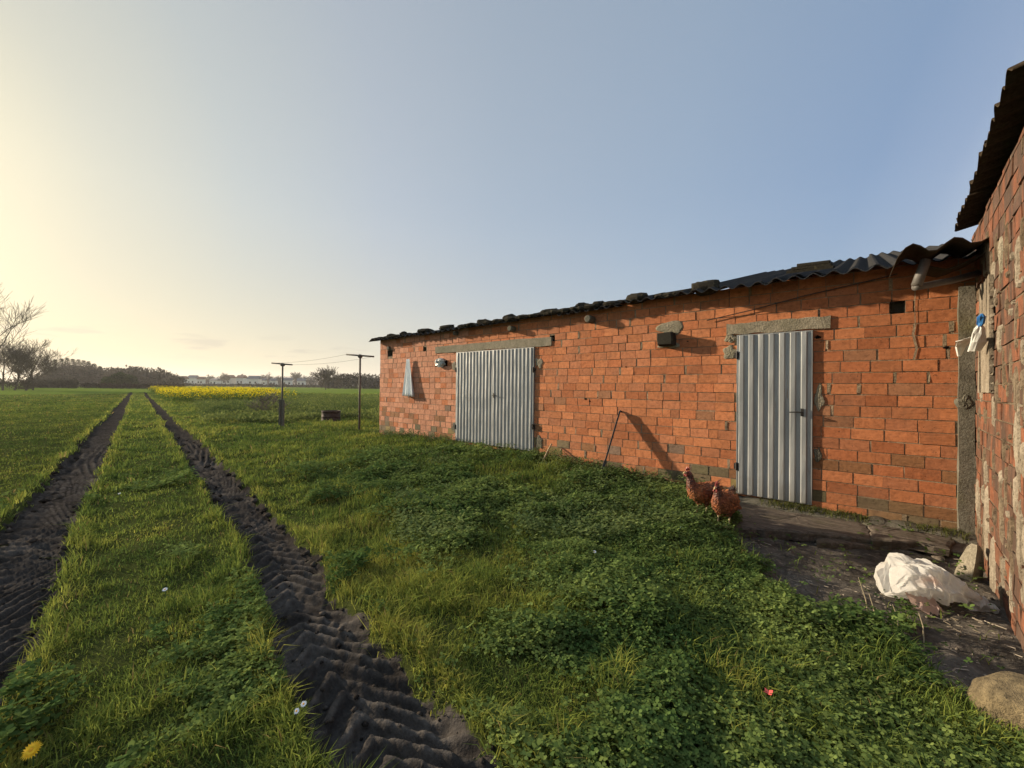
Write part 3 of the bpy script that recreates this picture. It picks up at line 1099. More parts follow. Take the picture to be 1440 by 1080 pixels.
# knocks in the bricks: near-black discs, the shade inside painted as colour
for (px, py, r_) in ((823, 561, .022), (829, 564, .016), (967, 480, .016), (1150, 474, .03), (1330, 489, .02), (880, 516, .014)):
    s_, z_ = sw(px, py); b = MB(); blob(b, s_, z_, r_ * 1.6, r_, .002, px, 10, 2, y0=.003); b.build('chip_shade_disc', M['black'], shed)
# crack with missing mortar down the right part
b = MB()
pts = [sw(1287, 408), sw(1286, 430), sw(1287, 455), sw(1284, 470), sw(1289, 490), sw(1285, 506)]
for i in range(len(pts) - 1):
    p, q = pts[i], pts[i + 1]; w_ = .004 if i < 2 else .010
    ids = [b.vert(v) for v in ((p[0] - w_, .006, p[1]), (p[0] + w_, .006, p[1]), (q[0] + w_, .006, q[1]), (q[0] - w_, .006, q[1]))]
    b.face(ids)
b.build('crack', M['mortar'], shed)


# roof: corrugated sheets, one mesh; every sheet sits a little differently
def sheet(b, s0, s1, y_e, z_e0, z_e1, run, slope, wl=.177, amp=.025, th=.008, ph=0, sag=0.0, nrow=7, yback=None, ragged=0.0):
    n = max(4, int((s1 - s0) / wl * 8))
    top = []; bot = []
    for r_ in range(nrow):
        t = r_ / (nrow - 1); d_ = run * t
        rt = []; rb = []
        for i in range(n + 1):
            u = i / n; s = s0 + (s1 - s0) * u
            z = z_e0 + (z_e1 - z_e0) * u + d_ * slope + amp * math.cos(2 * math.pi * (s / wl) + ph) - sag * math.sin(math.pi * t)
            y = y_e - d_ + (ragged * (vn(np.array([s * 9.]), np.array([3.]), 5)[0] - .5) if r_ == 0 else 0)
            rt.append(b.vert((s, y, z + th))); rb.append(b.vert((s, y, z)))
        top.append(rt); bot.append(rb)
    for r_ in range(nrow - 1):
        for i in range(n):
            b.face((top[r_][i + 1], top[r_][i], top[r_ + 1][i], top[r_ + 1][i + 1]))
            b.face((bot[r_][i], bot[r_][i + 1], bot[r_ + 1][i + 1], bot[r_ + 1][i]))
    for i in range(n):
        b.face((bot[0][i + 1], bot[0][i], top[0][i], top[0][i + 1]))
        b.face((top[-1][i + 1], top[-1][i], bot[-1][i], bot[-1][i + 1]))
    for r_ in range(nrow - 1):
        b.face((top[r_][0], bot[r_][0], bot[r_ + 1][0], top[r_ + 1][0]))
        b.face((bot[r_][-1], top[r_][-1], top[r_ + 1][-1], bot[r_ + 1][-1]))


b = MB()
s = -.32; k = 0




while s < S_END + .1:
    e = min(s + 1.06, S_END + .24)
    lift = .018 * (k % 2) + random.uniform(-.01, .012)
    sheet(b, s - .06, e, .20 + (.10 if s < 2.3 else 0) + random.uniform(-.03, .045), eave_z(s) - .03 - (.02 if s < 2.3 else 0) + lift, eave_z(e) - .03 + lift + random.uniform(-.008, .008), SHED_D + .5, slope_at(s), ragged=.02)
    s += 1.0; k += 1
roof = b.build('roof', M['roof'], shed)
# moss and old mortar lumps crusted along the roof edge
b = MB(); rnd = random.Random(77)
for q in range(300):
    s_ = rnd.uniform(2.4, S_END + .1)
    if fbm(np.array([s_ * .9]), np.array([4.]), 300, 2)[0] < .40: continue
    r_ = rnd.uniform(.025, .085); y_ = .17 - rnd.random() ** 2 * .3; z_ = eave_z(s_) + .0 + (.20 - y_) * slope_at(s_)
    n_ = 8; rings = []
    for (u_, k_) in ((-.4, .7), (.1, 1.0), (.55, .75), (.75, .25)):
        rings.append([(s_ + r_ * 1.7 * k_ * math.cos(a_) * rnd.uniform(.7, 1.2), y_ + r_ * k_ * math.sin(a_) * rnd.uniform(.7, 1.2), z_ + r_ * .8 * u_) for a_ in [w_ * 2 * math.pi / n_ for w_ in range(n_)]])
    b.loft(rings)
mo = b.build('moss', M['stone'], shed); mo['kind'] = 'stuff'
# timber wall plate under the sheets, in shade
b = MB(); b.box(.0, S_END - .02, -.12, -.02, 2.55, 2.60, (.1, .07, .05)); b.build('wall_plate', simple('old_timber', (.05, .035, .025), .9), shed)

# higher corner sheet that juts out over the angle of the two buildings
b = MB()
edge = [(1256, 376), (1262, 362), (1273, 348), (1284, 342), (1295, 345), (1306, 352), (1318, 351), (1330, 341), (1342, 333), (1354, 334), (1366, 341), (1380, 339), (1394, 331), (1408, 318)]
rows = []
back = (-N * 1.0 + Vector((0, 0, .10)))
YE = [3.50 + (i / 13) * -.25 for i in range(14)]
sh_inv = shed.matrix_basis.inverted()
for r_ in range(4):
    row = []
    for i, (px, py) in enumerate(edge):
        p = at(px, py, YE[i]) + back * (r_ * .27)
        row.append(sh_inv @ p)
    rows.append(row)
th = Vector((0, 0, -.014))
tp = [[b.vert(p) for p in row] for row in rows]; bt = [[b.vert(p + th) for p in row] for row in rows]
for r_ in range(3):
    for i in range(13):
        b.face((tp[r_][i], tp[r_][i + 1], tp[r_ + 1][i + 1], tp[r_ + 1][i])); b.face((bt[r_][i + 1], bt[r_][i], bt[r_ + 1][i], bt[r_ + 1][i + 1]))
for i in range(13):
    b.face((bt[0][i], bt[0][i + 1], tp[0][i + 1], tp[0][i])); b.face((tp[3][i], tp[3][i + 1], bt[3][i + 1], bt[3][i]))
for r_ in range(3):
    b.face((tp[r_][0], tp[r_ + 1][0], bt[r_ + 1][0], bt[r_][0])); b.face((bt[r_][-1], bt[r_ + 1][-1], tp[r_ + 1][-1], tp[r_][-1]))
o = b.build('corner_sheet', M['roof_brown'], shed, True)
# second thinner sheet under it, seen edge-on
b = MB()
pts = [at(1300, 372, 3.62), at(1330, 378, 3.55), at(1345, 373, 3.5), at(1372, 362, 3.45), at(1402, 345, 3.3)]
rows = [[sh_inv @ (p + back * (q * .3)) for p in pts] for q in range(3)]
tp = [[b.vert(p) for p in r_] for r_ in rows]; bt = [[b.vert(p + th) for p in r_] for r_ in rows]
for r_ in range(2):
    for i in range(4):
        b.face((tp[r_][i], tp[r_][i + 1], tp[r_ + 1][i + 1], tp[r_ + 1][i])); b.face((bt[r_][i + 1], bt[r_][i], bt[r_ + 1][i], bt[r_ + 1][i + 1]))
for i in range(4): b.face((bt[0][i], bt[0][i + 1], tp[0][i + 1], tp[0][i]))
b.build('corner_sheet', M['roof_brown'], shed, True)

# pipe elbow under the corner sheet
pe = empty('drain_pipe', at(1290, 400, 3.6), 0, 'grey plastic drain pipe with elbow under the jutting corner sheet', 'pipe')
pi = pe.matrix_basis.inverted()
b = MB(); b.tube([pi @ at(1302, 366, 3.52), pi @ at(1296, 382, 3.52), pi @ at(1289, 401, 3.52)], [.036, .036, .037], 12); b.build('upright_pipe', M['pvc'], pe, True)
b = MB(); b.tube([pi @ at(1286, 404, 3.55), pi @ at(1300, 402, 3.55), pi @ at(1340, 394, 3.58), pi @ at(1376, 384, 3.62)], .029, 12); b.build('cross_pipe', M['pvc'], pe, True)

# concrete corner post
b = MB()
n = 12
for i in range(1):
    rings = []
    for j in range(n + 1):
        z = -.15 + (2.42 + .15) * j / n
        q = [(.004, .0), (.004, .06), (.112, .06), (.112, -.02)]
        rings.append([(x_ + random.uniform(-.006, .006), y_ + random.uniform(-.005, .005), z) for x_, y_ in q])
    b.loft([r_ for r_ in rings])
s_, z_ = sw(1355, 566); blob(b, s_, z_, .06, .085, .012, 9, 26, 3, y0=.062)
b.build('corner_post', M['concrete_dark'], shed)

# cable along the eave
cab = MB()
P = [C0 + D * s_ + N * .03 + Vector((0, 0, z_)) for s_, z_ in (sw(995, 451), sw(1060, 436), sw(1130, 417), sw(1200, 401), sw(1262, 386))]
cab.tube(P, .006, 6)
tag(cab.build('cable', M['iron']), 'thin dark cable strung along the shed wall under the eave', 'cable')


# stones weighing down the roof edge
def rock(sx, sy, sz, seed, rough=.16, flat=.0, nlat=9, nlon=14):
    rnd = random.Random(seed)
    b = MB(); o = rnd.uniform(0, 50)
    rows = []
    for i in range(nlat + 1):
        th_ = math.pi * i / nlat; row = []
        for j in range(nlon):
            ph = 2 * math.pi * j / nlon
            d = Vector((math.sin(th_) * math.cos(ph), math.sin(th_) * math.sin(ph), math.cos(th_)))
            e = .72
            v = Vector((math.copysign(abs(d.x) ** e, d.x), math.copysign(abs(d.y) ** e, d.y), math.copysign(abs(d.z) ** e, d.z)))
            k = 1 + rough * 2 * (float(fbm(np.array([d.x * 1.7 + o + d.z]), np.array([d.y * 1.7 + o * .7 - d.z * .8]), seed, 3)[0]) - .5)
            row.append((v.x * sx * k, v.y * sy * k, v.z * sz * k))
        rows.append(row)
    b.loft(rows)
    return b


RS = [(552, 470.5, .17, .10, .055, 'dark flat stone nearest the far left end of the shed roof'),
      (570, 468, .11, .09, .06, 'short squarish stone second from the far left end of the shed roof'),
      (600, 465, .22, .10, .05, 'long low stone on the roof edge above the hanging cloth'),
      (630, 459, .20, .10, .055, 'mossy humped stone on the roof edge left of the double door'),
      (682, 454, .16, .10, .05, 'rough stone on the roof edge above the middle of the double door'),
      (719, 447, .15, .10, .055, 'rounded stone on the roof edge above the right end of the wide lintel'),
      (775, 439, .17, .10, .05, 'flat grey stone on the roof edge just right of the wide lintel'),
      (822, 432, .13, .10, .06, 'knobbly stone on the roof edge above the round beam end'),
      (844, 430, .11, .09, .045, 'thin dark stone touching the knobbly stone on the roof edge'),
      (897, 419, .17, .11, .075, 'blocky stone on the roof edge left of the projecting beam'),
      (993, 405, .17, .11, .095, 'wedge shaped stone on the roof edge left of the single door')]
for i, (px, py, sx, sy, sz, lab) in enumerate(RS):
    s_, z_ = sw(px, py, .05)
    o = rock(sx, sy, sz * .85, 100 + i, .42).build('roof_stone', M['stone'], None, False)
    ez = eave_z(s_) - .018 + .14 * slope_at(s_) + (.02 if s_ < 3.5 else .028)
    o.location = C0 + D * s_ + N * .08 + Vector((0, 0, ez - .012 + sz * .40))
    o.rotation_euler = (R(8), R(random.uniform(-4, 4)), SA + R(random.uniform(-10, 10)))
    tag(o, lab, 'stone', 'stones weighing down the shed roof')
s_, z_ = sw(1141, 385, .05)
b = MB()
for i in range(3):
    b.box(-.21 + .02 * i, .22 - .05 * i, -.15, .15, .031 * i, .031 * i + .030, jit=.005)
o = b.build('roof_plate', M['stone'])
o.location = C0 + D * s_ + N * .10 + Vector((0, 0, eave_z(s_) + .075)); o.rotation_euler = (R(-13), R(-2), SA)
tag(o, 'flat dark cement plate lying on the roof edge above the single door', 'plate', 'stones weighing down the shed roof')

# ------------------------------------------------------------------ right building
barn = empty('brick_barn', C0, BA, 'weathered brick barn wall with mortar smears and corrugated eave at the right edge', 'barn')
b = MB()


def old_col(s, z):
    u = random.random()
    c = (.20, .080, .043) if u < .62 else (.16, .075, .045) if u < .88 else (.11, .064, .044)
    k = random.uniform(.85, 1.1); return tuple(q * k for q in c)


LB = -2.66
brick_face(b, LB, .35, -.25, 2.95, [], lambda s: .25, .009, old_col, .014, .132, .003, .3)
b.box(LB, LB + .14, -3.2, -.035, -.25, 2.95, (.3, .11, .06))
b.box(.21, .35, -3.2, -.035, -.25, 2.95, (.3, .11, .06))
b.box(LB + .15, .20, -3.2, -3.06, -.25, 3.6, (.3, .11, .06))
b.build('wall', [M['brick_old'], M['mortar_old']], barn)
rnd = random.Random(5)
# smears of mortar and limewash left on the bricks
for k in range(120):
    px = rnd.uniform(1376, 1445); py = rnd.uniform(330, 860)
    s_, z_ = bw(px, py)
    if not (LB + .1 < s_ < -.05): continue
    tall = rnd.random() < .65
    b = MB(); blob(b, s_, z_, rnd.uniform(.015, .05), rnd.uniform(.05, .20) if tall else rnd.uniform(.015, .03), rnd.uniform(.006, .014), k + 900, 16, 3)
    b.build('mortar_smear', M['lime'] if rnd.random() < .35 else M['mortar_old'], barn)
for (px, py, rx, rz, mt) in ((1388, 740, .10, .32, 'lime'), (1376, 700, .05, .22, 'lime'), (1397, 800, .12, .25, 'lime'), (1407, 475, .05, .12, 'lime'), (1432, 620, .05, .2, 'lime'), (1436, 760, .05, .25, 'lime'), (1409, 355, .06, .12, 'concrete')):
    s_, z_ = bw(px, py); b = MB(); blob(b, s_, z_, rx, rz, .016, px + py, 26, 5); b.build('limewash_patch' if mt == 'lime' else 'mortar_patch', M[mt], barn)
# rough mortar grille panel near the corner
b = MB()
s0_, zt = bw(1383, 405); s1_, zb_ = bw(1399, 552)
s0_, s1_ = min(s0_, s1_), max(s0_, s1_)
nn = 14
for i in range(5):
    x0 = s0_ + (s1_ - s0_) * i / 5
    b.box(x0 + .01, x0 + (s1_ - s0_) / 5 - .015, .004, .03, zb_, zt, jit=.006)
for i in range(nn):
    z0 = zb_ + (zt - zb_) * i / nn
    b.box(s0_, s1_, .006, .024, z0, z0 + .025, jit=.006)
b.build('vent_grille', M['lime'], barn)
# roof
b = MB()
s = -2.72; k = 0
EZ = 3.02
while s < .18:
    e = min(s + 1.0, .20)
    lift = .02 * (k % 2)
    sheet(b, s - .05, e, .115 + random.uniform(-.02, .02), EZ + lift + random.uniform(-.01, .01), EZ + lift, 3.3, .22, ph=1.0, ragged=.02)
    s += .95; k += 1
b.build('roof', M['roof_brown'], barn)

# plastic bottle and rag stuffed at the corner
bt_ = empty('plastic_bag', at(1366, 480, 3.3), 0, 'crumpled whitish plastic bag with a blue knotted top hanging at the wall corner', 'bag')


def crumple(pts_r, seed, amp=.25, n=16, sub=4):
    """lofted crumpled bag from (centre, rx, ry) stations"""
    rnd = random.Random(seed); b = MB(); rings = []
    for i, (c_, rx, ry) in enumerate(pts_r):
        c_ = Vector(c_); ring = []
        for k in range(n):
            a_ = 2 * math.pi * k / n
            q = 1 + amp * rnd.uniform(-1, 1)
            ring.append(c_ + Vector((math.cos(a_) * rx * q, math.sin(a_) * ry * q, rnd.uniform(-.3, .3) * amp * rx)))
        rings.append(ring)
    b.loft(rings)
    return b


ib = bt_.matrix_basis.inverted()
w0 = lambda px, py, Y: ib @ at(px, py, Y)
crumple([(w0(1378, 456, 3.08), .010, .01), (w0(1378, 462, 3.08), .03, .02), (w0(1377, 470, 3.10), .04, .03), (w0(1375, 482, 3.14), .045, .035), (w0(1370, 494, 3.2), .03, .03)][::-1], 3, .3).build('bag_body', M['plastic_white'], bt_)
crumple([(w0(1381, 441, 3.04), .006, .006), (w0(1381, 446, 3.04), .024, .02), (w0(1379, 455, 3.06), .022, .02), (w0(1378, 459, 3.06), .01, .01)][::-1], 4, .25).build('blue_top', simple('blue_plastic', (.03, .14, .36), .4), bt_)
crumple([(w0(1376, 474, 3.12), .05, .03), (w0(1366, 477, 3.3), .06, .03), (w0(1357, 480, 3.5), .055, .03), (w0(1350, 488, 3.6), .035, .02), (w0(1349, 501, 3.62), .012, .01)][::-1], 6, .3).build('bag_tail', M['plastic_white'], bt_)

# ------------------------------------------------------------------ things on the shed wall
# hanging cloth
b = MB()
top = sw(577, 505); bL = sw(571, 557); bR = sw(585.5, 559)
nc, nrw = 18, 14
rows = []
for i in range(nrw + 1):
    t = i / nrw
    xl = top[0] + .07 + (bL[0] - top[0] - .07) * t; xr = top[0] - .06 + (bR[0] - top[0] + .06) * t
    z = top[1] + (bL[1] - top[1]) * t
    rows.append([b.vert((xl + (xr - xl) * j / nc, .06 + (.022 + .05 * t) * math.sin(j / nc * 3.3 * 2 * math.pi + .6 * t) * (.4 + .6 * t), z + .012 * math.sin(j * 1.1) * t)) for j in range(nc + 1)])
for i in range(nrw):
    for j in range(nc):
        b.face((rows[i][j + 1], rows[i][j], rows[i + 1][j], rows[i + 1][j + 1]))
o = b.build('hanging_cloth', M['cloth'], None, True)
o.location = C0; o.rotation_euler = (0, 0, SA)
md = o.modifiers.new('s', 'SOLIDIFY'); md.thickness = .004
tag(o, 'pale blue-grey cloth bunched on a nail on the far left of the shed wall', 'cloth')
# plastic stuffed in the hole
s_, z_ = sw(621, 510)
b = crumple([((s_, -.03, z_), .10, .06), ((s_ + .01, .03, z_), .13, .08), ((s_ + .02, .07, z_ - .01), .10, .07), ((s_ + .02, .10, z_ - .01), .03, .03)], 12, .28, 18)
b.v = [(s_ + (x_ - s_), y_ , z_) for x_, y_, z_ in b.v]
b = MB()
rnd = random.Random(12)
rings = []
for (yy, k) in ((-.02, .8), (.03, 1.0), (.07, .85), (.10, .4)):
    rings.append([(s_ + .165 * k * math.cos(a_) * (1 + rnd.uniform(-.25, .25)), yy + rnd.uniform(-.02, .02), z_ + .105 * k * math.sin(a_) * (1 + rnd.uniform(-.25, .25))) for a_ in [q * 2 * math.pi / 16 for q in range(16)]][::-1])
b.loft(rings)
o = b.build('stuffed_plastic', simple('grey_plastic_film', (.34, .37, .36), .3, 0, 12, .5, .3, .01))
o.location = C0; o.rotation_euler = (0, 0, SA)
tag(o, 'crumpled grey plastic sheet stuffed into a wall hole left of the double door', 'plastic sheet')

# iron bar leaning on the wall
topw = sw(872, 578, .02); T = C0 + D * topw[0] + N * .03 + Vector((0, 0, topw[1]))
B_ = at(847, 662, 6.12)

hoe = empty('leaning_hoe', B_, 0, 'long dark iron bar leaning against the brick wall between the doors', 'bar')
b = MB(); dT = T - B_
vd = Vector((B_.x, B_.y, 0)).normalized(); pd_ = Vector((vd.y, -vd.x, 0))
rings = []
for t_, wd, tk in ((-.08, .030, .020), (.16, .030, .020), (.19, .040, .011), (.6, .040, .011), (1.0, .038, .011)):
    c_ = dT * t_ - vd * .02
    rings.append([c_ + pd_ * tk - vd * wd, c_ + pd_ * tk + vd * wd, c_ - pd_ * tk + vd * wd, c_ - pd_ * tk - vd * wd])
b.loft(rings); b.build('shaft', M['iron'], hoe)
b = MB(); e1 = dT + D * -.02 + N * -.01
b.tube([dT, dT + Vector((.035, .02, -.012)), dT + Vector((.06, .035, -.03))], [.016, .013, .010], 8); b.build('hooked_tip', M['iron'], hoe, True)
# short stick
T = sw(777, 624, .02); T = C0 + D * T[0] + N * .05 + Vector((0, 0, T[1])); B_ = at(762, 648, 6.85)
b = MB(); b.tube([B_ - Vector((0, 0, .05)), (B_ + T) / 2 + Vector((.005, 0, 0)), T], [.016, .015, .014], 8)
tag(b.build('wooden_stick', M['wood'], None, True), 'short pale wooden stick propped against the wall right of the double door', 'stick')

# ------------------------------------------------------------------ stone slabs before the door
def slab(name, pts, z0, th, lab, mat=M['slab'], bumpy=.012):
    """flat irregular stone from outline points (world x, y)"""
    b = MB(); P = []
    n = len(pts)
    for i in range(n):
        a_ = Vector(pts[i]); c_ = Vector(pts[(i + 1) % n])
        m_ = max(1, int((c_ - a_).length / .07))
        for k in range(m_):
            q = a_ + (c_ - a_) * (k / m_)
            P.append(q + Vector((random.uniform(-.014, .014), random.uniform(-.014, .014))))
    cen = sum(P, Vector((0, 0))) / len(P)
    rings = []
    for sc_, dz in ((.985, -th), (1.0, -th * .55), (1.01, -th * .2), (.99, -.004), (.9, .004), (.6, .004), (.3, 0), (.04, .0)):
        ring = []
        for p in P:
            q = cen + (p - cen) * sc_
            nz = (float(fbm(np.array([q.x * 5.]), np.array([q.y * 5.]), 77)[0]) - .5) * bumpy * 2 * (1 if dz > -.02 else 0)
            ring.append((q.x, q.y, z0 + dz + nz + random.uniform(-.002, .002)))
        rings.append(ring)
    b.loft(rings)
    o = b.build(name, mat)
    return tag(o, lab, 'slab', 'stone slabs in front of the single door')


def g2(px, py, z): p = gnd(px, py, z); return (p.x, p.y)


slab('stone_slab', [g2(1030, 741, .0), g2(1100, 744, .0), g2(1180, 752, .0), g2(1225, 757, .0), g2(1217, 726, .0), g2(1196, 713, .0), g2(1110, 711, .0), g2(1032, 703, .0)][::-1], .0, .10, 'wide dark slab directly below the single metal door')
slab('stone_slab', [g2(1227, 757, .01), g2(1290, 762, .01), g2(1334, 771, .01), g2(1350, 752, .01), g2(1340, 730, .01), g2(1280, 722, .01), g2(1218, 724, .01)][::-1], .01, .08, 'slab beside the sill slab towards the concrete corner post')
slab('stone_slab', [g2(1150, 768, -.09), g2(1225, 772, -.09), g2(1300, 778, -.09), g2(1330, 790, -.09), g2(1325, 770, -.09), g2(1230, 757, -.09), g2(1140, 750, -.09)][::-1], -.055, .08, 'lower thin step slab peeping out between the two upper slabs and the yard')
slab('stone_slab', [g2(1338, 772, -.02), g2(1366, 778, -.02), g2(1368, 742, -.02), g2(1352, 735, -.02)][::-1], -.02, .1, 'small square slab tucked against the barn wall in the corner')
# wedge stone by the barn wall
pw = gnd(1362, 808, -.08)
b = MB()
rings = []
for z, k in ((-.03, 1), (.08, .85), (.16, .55), (.185, .3)):
    rings.append([Vector((dx * k, dy * k, z)) for dx, dy in ((-.06, -.05), (.06, -.06), (.07, .05), (-.05, .06))])
b.loft(rings); o = b.build('wedge_stone', M['concrete']); o.location = pw; o.rotation_euler = (R(4), R(14), R(20)); o.scale = (1.15, 1.0, 1.35)
tag(o, 'grey upright wedge of concrete between the white sack and the barn wall', 'stone')

# boulder
pb = gnd(1432, 1046, -.06)
o = rock(.20, .20, .135, 42, .12, nlat=20, nlon=30).build('boulder', None or simple('sandy_boulder', (.18, .14, .075), .95, 0, 28, .65, 1.0, .02), None, True)
o.location = (2.27, 1.73, .01); o.rotation_euler = (0, R(6), R(20))
tag(o, 'rounded sandy boulder in the grass at the foot of the barn wall', 'boulder')


# ------------------------------------------------------------------ white sack
def make_sack():
    rnd = random.Random(19)
    base = gnd(1311, 842, -.09)
    rt = Vector((1, -.16, 0)).normalized(); fwv = Vector((-rt.y, rt.x, 0))
    nu, nv = 104, 66
    b = MB(); rows = []
    for i in range(nu + 1):
        u = i / nu
        row = []
        w_ = np.interp(u, [0, .03, .12, .35, .6, .8, .93, 1], [.04, .12, .17, .20, .18, .135, .10, .06])
        h_ = np.interp(u, [0, .03, .10, .30, .50, .70, .85, 1], [.06, .17, .26, .295, .255, .18, .10, .03])
        for j in range(nv):
            a_ = 2 * math.pi * j / nv
            ca, sa_ = math.cos(a_), math.sin(a_)
            ca = math.copysign(abs(ca) ** .8, ca)
            q1 = float(fbm(np.array([u * 4.2 + 3 + sa_ * .5]), np.array([ca * 1.5 + sa_ * 1.2]), 201, 2)[0])
            q2 = float(fbm(np.array([u * 9.0 + ca * 1.2]), np.array([sa_ * 2.4 - u * 5]), 205, 2)[0])
            rid = abs(q1 - .5) * 2 * .42 + abs(q2 - .5) * 2 * .26
            k = 1.13 - rid
            q3 = float(fbm(np.array([u * 19. + sa_ * 2]), np.array([ca * 3.1 + u * 7]), 209, 2)[0]); rid += abs(q3 - .5) * 2 * .12
            k = 1.16 - rid
            x_ = (u - .5) * .62
            y_ = ca * w_ * k
            z_ = h_ * (.5 + .5 * sa_ * k)
            # the front lower edge lifts off the ground towards the right
            lift = .05 * max(0, math.sin((u - .35) / .5 * math.pi)) if .35 < u < .85 and ca < -.3 else 0
            z_ = max(z_, .004 + lift)
            pink = 0.0
            if ca < .2 and sa_ > -.5: pink = max(0, 1 - abs(u - .28) / .16) * max(0, 1 - abs(sa_ - .35) / .30) * (1 if q2 > .42 else .4)
            if u > .62 and q1 > .5 and sa_ < .5: pink = max(pink, .3)
            c_ = np.array(WH) * (1 - pink) + np.array(PK) * pink
            row.append(b.vert(base + rt * x_ + fwv * y_ + Vector((0, 0, z_)), c_))
        rows.append(row)
    for i in range(nu):
        for j in range(nv):
            j2 = (j + 1) % nv
            b.face((rows[i][j], rows[i][j2], rows[i + 1][j2])); b.face((rows[i][j], rows[i + 1][j2], rows[i + 1][j]))
    b.face(rows[0][::-1]); b.face(rows[-1])

    def flap(p0, du, dv, nu_, nv_, seed, col, am=.10):
        ids = []
        for i in range(nu_ + 1):
            r_ = []
            for j in range(nv_ + 1):
                q = float(fbm(np.array([i * .55 + seed]), np.array([j * .55]), seed, 3)[0]) - .5
                r_.append(b.vert(p0 + du * (i / nu_) + dv * (j / nv_) + Vector((0, 0, 1)) * q * am + fwv * q * am * .5, col))
            ids.append(r_)
        for i in range(nu_):
            for j in range(nv_): b.face((ids[i][j], ids[i + 1][j], ids[i + 1][j + 1])); b.face((ids[i][j], ids[i + 1][j + 1], ids[i][j + 1]))
    flap(base + rt * .08 - fwv * .14 + Vector((0, 0, .10)), rt * .20 - fwv * .04 + Vector((0, 0, -.09)), fwv * .15 + Vector((0, 0, .05)), 12, 7, 31, WH)
    flap(base + rt * .11 - fwv * .17 + Vector((0, 0, .01)), rt * .18 + fwv * .02, fwv * .10 + Vector((0, 0, .03)), 9, 5, 33, WH, .05)
    flap(base - rt * .26 - fwv * .21 + Vector((0, 0, .01)), rt * .17 + Vector((0, 0, .0)), fwv * .08 + Vector((0, 0, .07)), 8, 5, 34, PK)
    flap(base - rt * .35 - fwv * .06 + Vector((0, 0, .06)), rt * .08 + Vector((0, 0, .05)), fwv * .08 + Vector((0, 0, .12)), 5, 6, 37, WH)
    k = NT('woven_sack'); v = k.coord()
    c = k.mix(k.ramp(k.noise(v, 7, 5, .7), [(.55, 0), (.75, .5)]), k.attr(), (.45, .38, .28))
    k.color(c); k.rough(.5); k.b.inputs['Specular IOR Level'].default_value = .4
    k.bump(k.noise(v, 26, 5, .6), .3, .008)
    tr = k.node('ShaderNodeBsdfTranslucent'); k.link(c, tr.inputs[0])
    ms = k.node('ShaderNodeMixShader'); ms.inputs[0].default_value = .60
    k.link(k.b.outputs[0], ms.inputs[1]); k.link(tr.outputs[0], ms.inputs[2]); k.link(ms.outputs[0], k.out.inputs[0])
    o = b.build('plastic_sack', k.mat, None, False)
    return tag(o, 'crumpled white woven sack lying on the paved patch by the barn wall', 'sack')


WH, PK = (.74, .735, .70), (.72, .53, .45)
make_sack()


# ------------------------------------------------------------------ hens
def hen_mat():
    k = NT('hen_feathers'); v = k.coord((1, 1, 1))
    vo = k.node('ShaderNodeTexVoronoi'); vo.inputs['Scale'].default_value = 55; k.link(k.coord((.8, 1.3, 1.3)), vo.inputs[0])
    n = k.noise(v, 14, 4)
    c = k.mix(1.0, k.attr(), k.ramp(vo.outputs[0], [(.1, 1.35), (.75, .5)]), 'MULTIPLY')
    c = k.mix(1.0, c, k.ramp(n, [(.3, .75), (.7, 1.2)]), 'MULTIPLY')
    k.color(c); k.rough(.6); k.bump(vo.outputs[0], .7, .012)
    return k.mat


HM = hen_mat()
M_comb = simple('comb_red', (.26, .045, .035), .5, 0, 40, .3, .2, .002)
M_leg = simple('hen_leg', (.45, .36, .2), .6, 0, 60, .25, .2, .001)
M_beak = simple('beak', (.50, .36, .18), .45, 0, 50, .2, 0)


